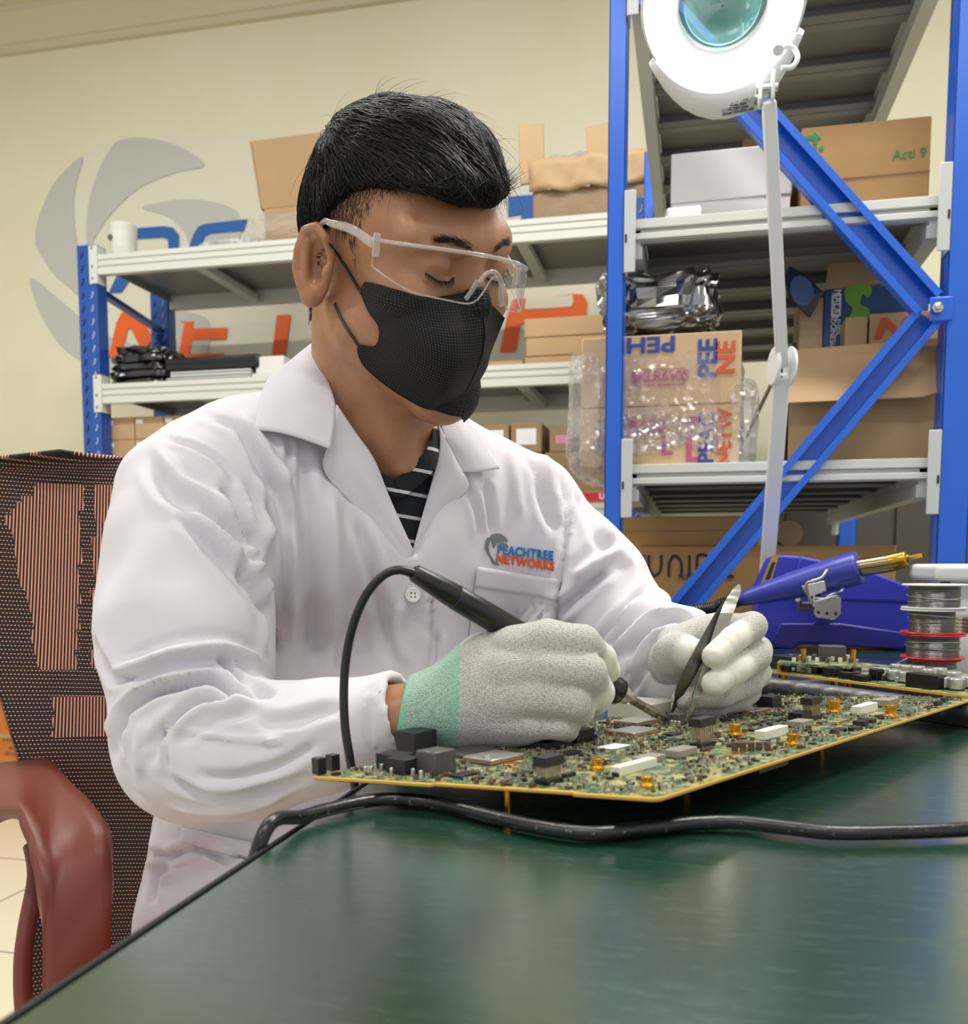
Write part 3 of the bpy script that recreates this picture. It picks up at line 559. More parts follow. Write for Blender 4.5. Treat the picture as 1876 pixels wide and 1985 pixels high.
t = thing('steel_bench', 'low grey bench with blue edges against the wall at far left', 'bench', ((x0+x1)/2, 3.6, 0))
MB().box((x0, 3.36, zt_-.03), (x1, 3.85, zt_)).build('top', 'plate_grey', t, bevel=.002); MB().box((x0, 3.345, zt_-.03), (x1, 3.36, zt_-.008)).build('edge_rail', 'blue_metal', t)
MB().box((x0, 3.36, zt_-.16), (x1, 3.85, zt_-.145)).build('shelf', 'plate_grey', t); MB().box((x0, 3.345, zt_-.165), (x1, 3.36, zt_-.14)).build('edge_rail', 'blue_metal', t)
for xx in (x1-.03, x0):
    for yy_ in (3.37, 3.82): MB().box((xx, yy_, .0005), (xx+.03, yy_+.03, zt_-.03)).build('leg', 'blue_metal', t)
MB().box((x0+.1, 3.42, zt_-.144), (x1-.08, 3.7, zt_-.06)).build('tray', 'chip_black', t, bevel=.004)
# ---------------------------------------------------------------- work table
t = thing('work_table', 'large table covered in glossy scuffed dark green vinyl with black edging, filling the foreground', 'table', (.5, .8, 0))
TX0, TX1, TY0, TY1 = -.22, 1.35, -.75, 1.9
MB().box((TX0+.002, TY0, .722), (TX1, TY1, .75)).build('tabletop', 'table_vinyl', t, bevel=.003)
MB().box((TX0-.001, TY0-.002, .721), (TX0+.0019, TY1+.002, .7505)).box((TX0-.001, TY1+.0005, .721), (TX1, TY1+.003, .7505)).build('edge_strip', 'black_plastic', t, bevel=.001)
for x in (-.12, 1.25):
    for y in (-.65, 1.78): MB().box((x, y, .0005), (x+.05, y+.05, .722)).build('leg', 'chip_black', t, bevel=.003)
MB().box((-.12, 1.8, .66), (1.25, 1.82, .722)).build('apron', 'chip_black', t); MB().box((-.11, -.62, .66), (-.09, 1.78, .722)).build('apron', 'chip_black', t)
# ---------------------------------------------------------------- populated circuit board
cL, cF, cR = hz(605, 1505, .766), hz(1275, 1548, .776), hz(1888, 1354, .776)
eu = cR-cF; LU = np.linalg.norm(eu); eu /= LU; ev = cL-cF; nn = np.cross(eu, ev); nn /= np.linalg.norm(nn); LV = np.linalg.norm(ev); ev /= LV
if nn[2] < 0: nn = -nn
evp = np.cross(nn, eu)   # in-plane perpendicular
if evp@ev < 0: evp = -evp
BRD = np.stack([eu, evp, nn], 1)
def onb(x, y):
    r = ray(x, y); return CAM+r*(((cF-CAM)@nn)/(r@nn))
def puv(u, v): return cF+eu*u+ev*v
simple('pcb_edge', '#c39a3c', .5)
n = N('pcb', '#24503c', .3); co = n.co(); g = n.noise(n.co(scale=(1, 1, 1)), 110, 4, .65); 
base = n.ramp(g, [(.38, '#20503c'), (.47, '#3c6a52'), (.54, '#8d8854'), (.64, '#b5a66c')])
v = n.new('ShaderNodeTexVoronoi'); v.inputs['Scale'].default_value = 420; n.link(co, v.inputs['Vector'])
mx = n.new('ShaderNodeMix', data_type='RGBA'); n.link(n.ramp(v.outputs['Distance'], [(.16, 1.), (.22, 0.)]), mx.inputs[0]); n.link(base, mx.inputs[6]); mx.inputs[7].default_value = lin('#c9c7a8'); n.col(mx.outputs[2])
pb = thing('circuit_board', 'large populated green circuit board with gold edge, propped up in front of the man', 'circuit board', (cL+cR)/2)
TH = .0022
out = [(0, 0), (LU, 0), (LU, LV), (0, LV), (0, LV*.99), (.012, LV*.80), (0.002, LV*.78), (0.0, LV*.45), (.006, LV*.42), (0.006, LV*.18), (0, .016), (0, .012)]
poly = [puv(*q) for q in [(0.003, 0), (LU, 0), (LU, LV), (0.0, LV), (.0, LV*.62), (.0035, LV*.615), (.0035, LV*.22), (0, LV*.215), (0, .003)]]
MB().prism([q-nn*TH for q in poly], nn*TH).build('board_core', 'pcb_edge', pb, bevel=.0005)
def inset(q, k=.003):
    c = puv(LU/2, LV/2); return q+(c-q)/np.linalg.norm(c-q)*k
MB().prism([inset(q) for q in poly], nn*.0004).build('board_face', 'pcb', pb)
OCC = []
def comp(x, y, su, sv, h, mat, name='chip', lift=0, bev=.0004, parent=pb, ang=0):
    """component whose front-left foot centre shows at pixel x,y"""
    su *= .72; sv *= .6; h *= .82; c = onb(x, y)+nn*(.0005+lift); R = BRD
    if ang: R = np.array(Matrix.Rotation(ang, 3, Vector(nn)))@BRD
    OCC.append((c, max(su, sv)/2))
    return MB().box((-su/2, -sv/2, 0), (su/2, sv/2, h), R, c).build(name, mat, parent, bevel=bev), c
simple('chip_grey', '#4a4845', .35); simple('lid_silver', '#b5b5b0', .25, .6); simple('substrate', '#7a4a1e', .5); simple('cap_tan', '#8b8474', .4); simple('cap_brown', '#5a4638', .4); simple('thermal_blue', '#8fb4e0', .6)
simple('solder', '#c9c9c4', .25, .9); simple('inductor', '#8e897b', .45); simple('flux_white', '#d6d2c2', .6); simple('gold_part', '#e0a02c', .25, .9)
S1 = lambda a, b: (600+a/2.886, 1280+b/2.886); S2 = lambda a, b: (1200+a/2.775, 1280+b/2.775)
# connectors and blocks on the left
c0 = comp(*S1(55, 640), .009, .012, .013, 'black_plastic', 'connector'); comp(*S1(132, 620), .009, .012, .013, 'black_plastic', 'connector')
o, c = comp(*S1(600, 525), .030, .034, .021, 'chip_black', 'module_jack', bev=.001)
comp(*S1(480, 605), .022, .034, .012, 'chip_black', 'relay'); comp(*S1(535, 632), .022, .03, .012, 'chip_black', 'relay'); comp(*S1(710, 632), .026, .03, .018, 'chip_grey', 'transformer', bev=.001)
for x, y in ((900, 525), (640, 560)): comp(*S1(x, y), .05 if x == 900 else .022, .045 if x == 900 else .02, .003, 'chip_grey', 'chip')
def bga(x, y, su, sv, k=1):
    o, c = comp(x, y, su, sv, .0018, 'substrate', 'processor'); MB().box((-su*.32, -sv*.27, .0014), (su*.32, sv*.27, .0034*k), BRD, c).build('lid', 'lid_silver', o, bevel=.0006); return o
bga(*S1(1030, 560), .05, .05); bga(1227, 1423, .05, .045); bga(1234, 1403, .05, .045); bga(*S2(700, 278), .045, .04, .7)
comp(*S1(1275, 470), .013, .062, .004, 'thermal_blue', 'thermal_pad', lift=.006, ang=.0); comp(*S1(1275, 478), .04, .07, .006, 'chip_black', 'heatsink_base')
comp(*S1(1500, 455), .03, .026, .011, 'black_plastic', 'connector')
# metal cage
simple('cage_tin', '#c9c8be', .4, .3)
o, c = comp(1247, 1390, .062, .075, .017, 'cage_tin', 'shield_cage', bev=.0006)
for i in range(6): MB().box((-.021+i*.0075, -.0227, .0025), (-.0197+i*.0075, -.0224, .0055), BRD, c).build('slot', 'hole', o)
# raised header connectors on pin rows
simple('pin_metal', '#b8a888', .35, .7)
def header(x, y, w=.024, h=.016):
    w *= .72; h *= .8
    c = onb(x, y)+nn*.0005; OCC.append((c, w/2))
    o = MB().box((-w/2, -.005, 0), (w/2, .005, .003), BRD, c).build('pin_header', 'black_plastic', pb, bevel=.0003)
    pm = MB()
    for i in range(7): pm.box((-w/2+.0015+i*(w-.003)/6-.0004, -.004, .004), (-w/2+.0015+i*(w-.003)/6+.0004, -.0032, h), BRD, c).box((-w/2+.0015+i*(w-.003)/6-.0004, .0032, .004), (-w/2+.0015+i*(w-.003)/6+.0004, .004, h), BRD, c)
    pm.build('pins', 'pin_metal', o); MB().box((-w/2-.001, -.005, h), (w/2+.001, .005, h+.006), BRD, c).build('socket', 'chip_black', o, bevel=.0004)
header(*S1(1340, 690), .021, .013); header(*S2(450, 465), .026, .018); header(*S2(1035, 322), .024, .016)
# gold posts
for x, y in (S2(150, 690), S2(625, 410), S2(935, 462), S2(1157, 285), S2(1460, 310), S1(1610, 618)):
    c = onb(x, y)+nn*.0005; OCC.append((c, .006)); k = np.linalg.norm(c-CAM)/.75*.9
    MB().lathe([(.0, 0), (.0066*k, 0), (.0066*k, .002), (.0045*k, .0028), (.0042*k, .0065*k), (.0052*k, .0085*k), (.0052*k, .0105*k), (0, .0105*k)], c, nn, 20).build('coaxial_socket', 'gold_part', pb, smooth=False, bevel=.0002)
for (x, y, su, sv, h, m_, nm) in ((*S2(80, 600), .055, .012, .007, 'flux_white', 'connector'), (*S2(820, 415), .05, .014, .008, 'flux_white', 'connector'), (*S2(1320, 285), .05, .014, .009, 'flux_white', 'connector'),
    (*S2(330, 515), .032, .02, .006, 'inductor', 'inductor'), (*S2(160, 550), .03, .02, .005, 'inductor', 'inductor'), (*S2(975, 358), .026, .022, .006, 'inductor', 'inductor'), (*S2(975, 333), .026, .02, .010, 'black_plastic', 'connector'), (*S2(1430, 243), .03, .026, .007, 'inductor', 'inductor'),
    (*S2(800, 255), .024, .03, .013, 'chip_black', 'connector'), (*S2(310, 348), .014, .018, .011, 'chip_grey', 'chip'), (*S2(285, 405), .018, .016, .002, 'chip_black', 'chip'), (*S2(295, 440), .016, .014, .002, 'chip_black', 'chip'),
    (*S2(815, 335), .02, .018, .002, 'chip_black', 'chip'), (*S2(600, 322), .028, .02, .002, 'chip_black', 'chip'), (*S2(840, 298), .02, .02, .002, 'chip_black', 'chip'), (*S2(1300, 355), .012, .016, .005, 'chip_black', 'diode'), (*S2(1340, 345), .012, .016, .005, 'chip_black', 'diode'), (*S2(1180, 388), .02, .012, .003, 'chip_black', 'chip'),
    (*S2(1270, 378), .016, .012, .003, 'chip_black', 'chip'), (*S2(1715, 245), .018, .006, .005, 'chip_black', 'connector'), (*S2(1750, 225), .018, .006, .005, 'chip_black', 'connector'), (*S1(860, 650), .022, .016, .002, 'chip_black', 'chip'), (*S1(940, 672), .01, .008, .002, 'chip_black', 'chip'), (*S1(1190, 645), .018, .012, .002, 'chip_black', 'chip'),
    (*S1(1460, 525), .02, .014, .002, 'chip_black', 'chip'), (*S1(1730, 650), .012, .008, .003, 'chip_black', 'chip'), (*S1(1700, 490), .03, .024, .0012, 'label_white', 'barcode_label'), (*S1(1450, 655), .014, .006, .003, 'chip_black', 'chip'), (*S1(1130, 585), .014, .012, .001, 'gold', 'pad'), (*S2(1210, 335), .04, .006, .0008, 'gold', 'pad'), (*S2(650, 498), .05, .008, .0008, 'gold', 'pad')):
    comp(x, y, su, sv, h, m_, nm)
for i in range(5): comp(*S2(622+i*44, 488), .0045, .006, .007, 'cap_brown', 'capacitor')
for x, y in ((300, 360), (283, 358), (320, 362)): comp(*S2(x, y), .0035, .005, .006, 'solder', 'capacitor')
for i, (x, y) in enumerate(((505, 640), (460, 648), (580, 652), (625, 665), (620, 610), (405, 625), (345, 640), (310, 640), (1000, 575), (985, 580), (965, 662), (1100, 665), (150, 475), (420, 590), (1345, 462))): comp(*S1(x, y), .003, .004, .006, 'solder', 'capacitor')
r = np.random.default_rng(3)
def place():
    while 1:
        u, v = r.uniform(.006, LU-.006), r.uniform(.005, LV-.006); p = puv(u, v)
        if all(np.linalg.norm(p-c) > q+.002 for c, q in OCC): return p
ks = [(.003, .0016, .0016, 'cap_tan'), (.0035, .0022, .0026, 'cap_brown'), (.005, .004, .0015, 'chip_black'), (.0025, .002, .0035, 'solder')]
protos = []
for su, sv, h, m_ in ks: protos.append(MB().box((-su/2, -sv/2, 0), (su/2, sv/2, h), BRD, (0, 0, 0)).build('surface_component', m_, None))
for i in range(70):
    o = protos[i % 4]; o = o if i < 4 else o.copy()
    if i >= 4: COL.objects.link(o)
    o.parent = pb; p = place(); o.location = Vector((p+nn*.0005-np.array(pb['_b'])).tolist())
for (su, sv, h, m_), cnt in zip(ks, (900, 460, 200, 760)):
    mb = MB()
    for i in range(cnt):
        p = place()+nn*.0004; a, b = (su, sv) if r.random() < .5 else (sv, su); s = r.uniform(.5, .95)
        mb.box((-a/2*s, -b/2*s, 0), (a/2*s, b/2*s, h*s), BRD, p)
    tag(mb.build('small_components', m_, pb), None, None, kind='stuff')
MB().prism([inset(q, .002)-nn*TH for q in poly], -nn*.0005).build('board_underside', 'hole', pb)
for (x, y, z_) in ((967, 1529, .0), (1330, 1440, 0), (1000, 1440, 0), (1600, 1385, 0)):
    p = onb(x, y)+(puv(LU/2, LV/2)-onb(x, y))*.03; MB().cyl((p[0], p[1], .7503), (p[0], p[1], p[2]-TH), .0019, n=12).build('standoff', 'gold', pb)
for x, y, s in ((1700, 1410, .03), (1500, 1475, .04)):
    p = onb(x, y-14); MB().box((-s/2, 0, -TH-.008), (s/2, .02, -TH), BRD, p).build('underside_connector', 'chip_black', pb)
# ---------------------------------------------------------------- black cables
def onT(x, y, r): p = hz(x, y, .75+r); return p
q = [onT(455, 1680, -.07), onT(480, 1660, -.045), onT(522, 1632, .0015), onT(590, 1587, .0045), onT(690, 1562, .0045), onT(760, 1554, .0045), onT(850, 1563, .0045), onT(960, 1590, .0045), onT(1060, 1612, .0045), onT(1150, 1621, .0045), onT(1240, 1612, .0045), onT(1340, 1601, .0045), onT(1430, 1600, .0045), onT(1530, 1611, .0045), onT(1620, 1620, .0045), onT(1760, 1618, .0045), onT(1900, 1612, .0045), onT(2100, 1600, .0045), *[np.array(k) for k in ((.50, .47, .7545), (.64, .50, .7545), (.78, .53, .7545), (.92, .55, .7545), (1.06, .57, .7545), (1.2, .59, .7545), (1.33, .60, .7545), (1.372, .605, .74), (1.375, .605, .6), (1.375, .605, .4))]]
q = [p+[0, 0, .0016] for p in q]
n = N('worn_cable', '#121212', .3); co = n.co(); n.col(n.ramp(n.noise(co, 260, 4, .7), [(.62, '#101011'), (.72, '#8f8f8c')])); n.bump(n.noise(co, 90, 3), .5, .001)
q[0] = np.array([-.235, q[2][1]-.03, .60]); q[1] = np.array([-.234, q[2][1]-.012, .69]); q[2] = q[2]+[-.003, 0, .003]
tag(MB().tube(q, .0041, 12, smooth=8).build('power_cable', 'worn_cable', smooth=True), 'scuffed thick black cable running across the green tabletop in front of the board', 'cable')
# ---------------------------------------------------------------- second board on tray
A, B = hz(1478, 1299, .778), hz(1900, 1352, .778); e1 = (B-A)/np.linalg.norm(B-A); e1[2] = 0; e2 = np.array([-e1[1], e1[0], 0]); LB = np.linalg.norm(B-A)
tr = thing('metal_tray', 'dented grey metal tray with rolled rim under the far right circuit board', 'tray', (A+B)/2*[1, 1, 0]+[0, 0, .7505])
fr = lambda a, b, z: A*[1, 1, 0]+e1*a+e2*b+np.array([0, 0, z])
R2 = np.stack([e1, e2, [0, 0, 1]], 1)
varied('worn_metal', '#77787a', '#8d8e90', 30, .4, .4, 60, metallic=.3) if 0 else simple('worn_metal', '#6d6e70', .4, .4)
G = []
for i in range(61):
    a = -.03+(LB+.06)*i/60; w_ = .0018*math.sin(i*1.7)+.0016*math.sin(i*.9+1); G.append([fr(a, -.001, .771), fr(a, -.013, .7705), fr(a, -.016+w_, .767), fr(a, -.0155+w_, .762+w_*.5), fr(a, -.012, .7615), fr(a, -.010, .7515)])
MB().grid(G).build('rim', 'worn_metal', tr, smooth=True, solid=.0012)
MB().box((-.03, -.01, .7508), (LB+.03, .20, .756), R2, A*[1, 1, 0]).build('floor', 'worn_metal', tr)
tb = thing('circuit_board', 'second circuit board with silver capacitors lying on the metal tray at right', 'circuit board', fr(LB/2, .1, .757))
MB().box((-.02, 0, .7755), (LB+.03, .17, .778), R2, A*[1, 1, 0]).build('board_core', 'pcb_edge', tb); MB().box((-.018, .003, .778), (LB+.028, .168, .7784), R2, A*[1, 1, 0]).build('board_face', 'pcb', tb)
for i in range(4): MB().cyl(fr(.0+i*LB*.32, .02 if i % 2 else .15, .7563), fr(.0+i*LB*.32, .02 if i % 2 else .15, .7756), .004, n=10).build('standoff', 'steel', tb)
def can(x, y, k=1):
    c = hz(x, y, .7784); r_ = .0075*k; hh = .012*k
    o = MB().cyl(c, c+[0, 0, .0015], r_*1.05, n=8).build('capacitor_base', 'chip_black', tb)
    MB().lathe([(0, .0015), (r_*.95, .0015), (r_, .003), (r_, hh-.001), (r_*.9, hh), (0, hh)], c, n=24).build('can', 'lid_silver', o, smooth=False, bevel=.0002)
for x, y in ((1710, 1318), (1733, 1322), (1756, 1326), (1718+20, 1310), (1745+12, 1312), (1778, 1314), (1800, 1320), (1829, 1337), (1853, 1340), (1847, 1326), (1874, 1336), (1820, 1318), (1898, 1342)): can(x, y-2)
def tc(x, y, w, d, h, m_='black_plastic', nm='connector'):
    c = hz(x, y, .7785); return MB().box((-w/2, 0, 0), (w/2, d, h), R2, c).build(nm, m_, tb, bevel=.0005)
tc(1512, 1298, .03, .04, .016); tc(1785, 1334, .035, .014, .014); tc(1577, 1300, .045, .03, .012, 'chip_black'); tc(1605, 1312, .016, .014, .01); tc(1636, 1316, .016, .012, .007); tc(1662, 1320, .016, .012, .006); tc(1691, 1319, .01, .012, .012); tc(1640, 1307, .018, .014, .008, 'chip_black'); tc(1557, 1304, .02, .012, .007, 'lid_silver', 'shield_can')
for i in range(14): tc(1528+i*9 if i < 5 else 1530+i*16, 1296+i*1.8+(i % 2)*3, .006, .005, .005, ['cap_tan', 'solder', 'cap_brown'][i % 3], 'capacitor')
tb2 = thing('circuit_board', 'small daughter circuit board with two brass pins lying behind the silver capacitor board', 'circuit board', hz(1590, 1285, .752))
a = hz(1508, 1290, .77); b = hz(1640, 1290, .77)
c4 = [hz(1506, 1284, .79), hz(1648, 1292, .79), hz(1665, 1277, .79), hz(1520, 1271, .79)]
MB().prism(c4, (0, 0, -.003)).build('board_core', 'pcb', tb2)
for x, y in ((1557, 1281), (1653, 1283)): p = hz(x, y, .7905); MB().cyl(p, p+[0, 0, .014], .003, n=12).build('brass_pin', 'gold', tb2)
p = hz(1614, 1281, .7903); MB().box(p-[.014, 0, 0], p+[.014, .02, .017]).build('chip_block', 'chip_grey', tb2, bevel=.001)
for i in range(24): p = hz(1530+i*5, 1277+(i*7 % 9), .7903); MB().box(p, p+[.004, .004, .005]).build('capacitor', ['cap_tan', 'flux_white', 'cap_brown'][i % 3], tb2)
for x, y in ((1512, 1284), (1645, 1290), (1655, 1278), (1524, 1273)): p = hz(x, y, .787); MB().cyl((p[0], p[1], .7785 if 0 else .7506), p, .003, n=8).build('standoff', 'gold', tb2)
# ---------------------------------------------------------------- hot air station, gun and holder
simple('station_blue', '#2c30ae', .38); simple('station_blue_dark', '#1d1f80', .4); simple('gun_blue', '#343a9a', .33); simple('yellow_strip', '#a88a30', .5)
YS = 1.735; pY = lambda L, Y=YS: [hy(x, y, Y) for x, y in L]
hs = thing('hot_air_station', 'blue plastic hot-air rework station at the far end of the green table', 'rework station', (hy(1600, 1260, YS)[0], YS+.08, .75))
MB().prism(pY([(1484, 1254), (1466, 1196), (1468, 1140), (1497, 1080), (1513, 1076), (1549, 1078), (1640, 1120), (1765, 1168), (1775, 1262), (1700, 1256), (1560, 1250), (1546, 1252), (1533, 1260)]), (0, .145, 0)).build('housing', 'station_blue', hs, bevel=.004, seg=3)
MB().prism(pY([(1549, 1078), (1640, 1096), (1700, 1112), (1766, 1138), (1770, 1168), (1625, 1163), (1570, 1150), (1540, 1120)], YS-.006), (0, .13, 0)).build('top_cover', 'station_blue', hs, bevel=.004, seg=3)
MB().prism(pY([(1512, 1208), (1630, 1208), (1766, 1228), (1766, 1258), (1625, 1250), (1548, 1246), (1530, 1254), (1492, 1250)], YS-.004), (0, .02, 0)).build('lower_panel', 'station_blue_dark', hs, bevel=.003)
MB().prism(pY([(1497, 1076), (1510, 1076), (1494, 1130), (1474, 1134)], YS-.002), (0, .003, 0)).build('front_strip', 'yellow_strip', hs)
MB().prism(pY([(1496, 1090), (1503, 1090), (1492, 1122), (1483, 1124)], YS-.003), (0, .002, 0)).build('vent', 'chip_black', hs)
for x in (1520, 1750):
    for dy in (.02, .12): p = hy(x, 1255, YS); MB().cyl((p[0], YS+dy, .7503), (p[0], YS+dy, p[2]+.004), .008, n=12).build('foot', 'black_plastic', hs)
gn = thing('hot_air_gun', 'blue hot-air gun with brass-coloured nozzle resting in the steel holder on the station', 'hot-air gun', P(1600, 1125, 1.66))
ga, gb = hy(1432, 1163, 1.66), hy(1666, 1100, 1.6); ax = (gb-ga)/np.linalg.norm(gb-ga); Lg = np.linalg.norm(gb-ga); K = 1.63/1800
prof = [(0, 0), (12, .0), (15, .08), (20, .25), (25, .45), (27, .6), (28.5, .72), (29, .74), (30, .76), (30.5, .97), (29, 1.0), (20, 1.0), (0, 1.0)]
MB().lathe([(a*K, b*Lg) for a, b in prof], ga, ax, 40).build('handle', 'gun_blue', gn, smooth=True)
steelh = simple('heat_steel', '#9a8a6a', .22, 1)
p0 = gb; px_ = lambda x, y: None
tp = hy(1725, 1091, 1.585); tq = hy(1757, 1083, 1.575); te = hy(1787, 1076, 1.57)
MB().cyl(gb-ax*.003, tp, 16*K, n=28).build('barrel', 'heat_steel', gn, smooth=False, bevel=.0005); simple('brass', '#b08a3a', .25, 1)
MB().tube([tp-ax*.002, tp, tq-ax*.003, tq], [14*K, 16.5*K, 15*K, 13*K], 28).build('nozzle_collar', 'brass', gn, bevel=.0005); MB().tube([tq-ax*.002, tq+ax*.004, tq+ax*.0045, te], [8*K, 8*K, 4*K, 4*K], 16).build('nozzle_tip', 'brass', gn)
MB().cyl(hy(1585, 1146, 1.61)-[0, .015, 0], hy(1585, 1150, 1.61)-[0, .019, 0], .004, n=12).build('screw', 'black_plastic', gn)
q = spline([ga+ax*.006, ga-ax*.03, hy(1380, 1180, 1.67), hy(1340, 1186, 1.66), hy(1300, 1200, 1.66), hy(1330, 1238, 1.64), hy(1400, 1244, 1.67), hy(1472, 1235, 1.75)], 14)
mb = MB(); seg = np.linalg.norm(np.diff(q, axis=0), axis=1); s_ = np.concatenate([[0], np.cumsum(seg)]); nS = int(s_[-1]/.0022); ss = np.linspace(0, s_[-1], nS*2)
qq = np.stack([np.interp(ss, s_, q[:, k]) for k in range(3)], 1); rr = [.0118 if i % 4 < 2 else .0092 for i in range(len(qq))]
mb.tube(qq, rr, 16).build('corrugated_hose', 'black_plastic', gn)
hd = thing('gun_holder', 'bent steel bracket holding the hot-air gun against the blue station', 'holder', hy(1590, 1170, 1.7))
Yh = 1.68
MB().prism(pY([(1578, 1163), (1622, 1153), (1630, 1160), (1629, 1192), (1618, 1201), (1582, 1198), (1577, 1190)], Yh), (0, .003, 0)).build('hole_plate', 'steel', hd, bevel=.001)
hp = hd.children[0]
for x, y in ((1586, 1187), (1603, 1189), (1620, 1190)): MB().cyl(hy(x, y, Yh-.0012), hy(x, y, Yh+.001), .0026, n=14).build('hole', 'hole', hp)
Yg = 1.565
MB().prism(pY([(1554, 1136), (1598, 1125), (1602, 1145), (1590, 1150), (1566, 1158), (1560, 1150)], Yg), (0, .003, 0)).build('clamp_plate', 'steel', hd, bevel=.001)
MB().tube([hy(1572, 1170, Yg-.003), hy(1566, 1150, Yg-.004), hy(1563, 1132, Yg-.006), hy(1575, 1126, Yg-.01), hy(1592, 1120, Yg-.01), hy(1600, 1109, Yg-.008), hy(1604, 1103, Yg)], .0025, 10, smooth=5).build('wire_hook', 'steel', hd, smooth=True)
MB().bar(hy(1577, 1164, Yg), hy(1577, 1166, 1.69), .003, .02, up=(0, 0, 1)).bar(hy(1576, 1167, Yg), hy(1622, 1155, Yg), .006, .004).bar(hy(1600, 1160, Yg+.004), hy(1600, 1158, 1.685), .035, .002).build('shelf_arm', 'steel', hd, bevel=.0008)
MB().tube([hy(1600, 1158, Yg), hy(1618, 1150, Yg), hy(1630, 1146, Yg-.01), hy(1634, 1140, Yg)], .0018, 8, smooth=4).build('wire_hook', 'steel', hd, smooth=True)
MB().box(hy(1548, 1184, 1.66), hy(1572, 1166, 1.7)).build('hinge_block', 'chip_grey', hd, bevel=.002); MB().cyl(hy(1546, 1162, 1.63), hy(1552, 1162, 1.69), .004, n=12).build('pivot_pin', 'steel', hd)
MB().bar(hy(1600, 1180, 1.684), hy(1600, 1180, 1.7345), .03, .004).build('mount_arm', 'steel', hd)
# ---------------------------------------------------------------- solder spools
n = N('solder_wire', '#9b9a98', .3, .9); co = n.co(); n.bump(n.wave(co, 520, .6, 'Z'), .9, .0006); n.col(n.ramp(n.wave(co, 520, .6, 'Z'), [(.1, '#5d5c5a'), (.6, '#b5b3b0')]))
cs = P(1808, 1200, 1.18); cx_, cy_ = cs[0], cs[1]; hh = (hz(1808, 1131, .75)[2]*0+P(1808, 1131, 1.18)[2]-.7505)/4
labs = ['bottom spool of grey solder wire in the stack', 'second solder spool from the bottom, with red flanges', 'third solder spool from the bottom, red flange below and white above', 'topmost solder spool in the stack, with white flanges']
for i in range(4):
    z0 = .7505+hh*i; t = thing('solder_spool', labs[i], 'spool', (cx_, cy_, z0), 'solder spools stacked at the right')
    dx = [0, .001, -.001, .0005][i]; rf = [.034, .0375, .037, .038][i]; rw = [.029, .0305, .0265, .030][i]
    for k, (za, zb_) in enumerate(((0, .0022), (hh-.0027, hh-.0005))):
        mt = 'red_plastic' if (i, k) in ((1, 0), (1, 1), (2, 0), (0, 1)) else 'white_plastic'
        MB().lathe([(.004, za), (rf, za), (rf+.0006, (za+zb_)/2), (rf, zb_), (.004, zb_)], (cx_+dx, cy_, z0), n=48).build('flange', mt, t)
    prof = [(.004, .0022)]; 
    for k in range(34): zz_ = .0022+(hh-.0049)*k/33; prof.append((rw+(.0005 if k % 2 else -.0002), zz_))
    prof.append((.004, hh-.0027)); wd = MB().lathe(prof, (cx_+dx, cy_, z0), n=48).build('wound_wire', 'solder_wire', t, smooth=True)
    r2 = np.random.default_rng(i); lp = []
    for k in range(90): a = k/90*2*math.pi*2.5; lp.append((cx_+dx+math.cos(a)*(rw+.0014+.0006*math.sin(k*.37)), cy_+math.sin(a)*(rw+.0014+.0006*math.sin(k*.37)), z0+hh*(.35+.1*i % .3)+.004*math.sin(k*.11+i)+.0006*k/10))
    MB().tube(lp, .0005, 5).build('loose_turn', 'solder', wd)
    if i == 2:
        MB().tube([hz(1712, 1308, .79), P(1735, 1288, 1.12), P(1758, 1276, 1.15)], .0007, 6, smooth=4).build('wire_end', 'solder', t)
# ---------------------------------------------------------------- white apparatus and jar at right edge
Yw = 1.45; ap = thing('white_apparatus', 'white plastic instrument with wide rounded top at the right edge of the table', 'instrument', (hy(1880, 1290, Yw)[0], Yw+.06, .75))
a, b = hy(1814, 1093, Yw-.03), hy(1990, 1128, Yw-.03); MB().box((a[0], Yw-.03, b[2]), (b[0], Yw+.14, a[2])).build('head', 'white_plastic', ap, bevel=.008, seg=4)
a = hy(1845, 1120, Yw); MB().box((a[0], Yw, .7505), (b[0]-.02, Yw+.12, b[2]+.002)).build('column', 'white_plastic', ap, bevel=.006, seg=3)
a = hy(1830, 1128, Yw); c_ = hy(1850, 1185, Yw); MB().box((a[0], Yw+.01, c_[2]), (a[0]+.02, Yw+.03, b[2])).build('grey_bracket', 'chip_grey', ap, bevel=.003)
jc = hz(1893, 1312, .7505); t = thing('screw_top_jar', 'translucent white jar with ridged metal screw lid at the right edge', 'jar', jc)
rj = .042; z1 = P(1893, 1222, np.linalg.norm((jc-CAM)@FW))[2]
MB().lathe([(0, 0), (rj*.95, 0), (rj, .004), (rj, z1-.7505-.01), (rj*.88, z1-.7505), (0, z1-.7505)], jc, n=40).build('body', 'white_plastic', t, smooth=True)
pr = [(0, z1-.7505)]+[(rj*.95+(.0008 if k % 2 else 0), z1-.7505+k*.0024) for k in range(9)]+[(0, z1-.7505+.0205)]
MB().lathe(pr, jc, n=40).build('lid', 'steel', t)
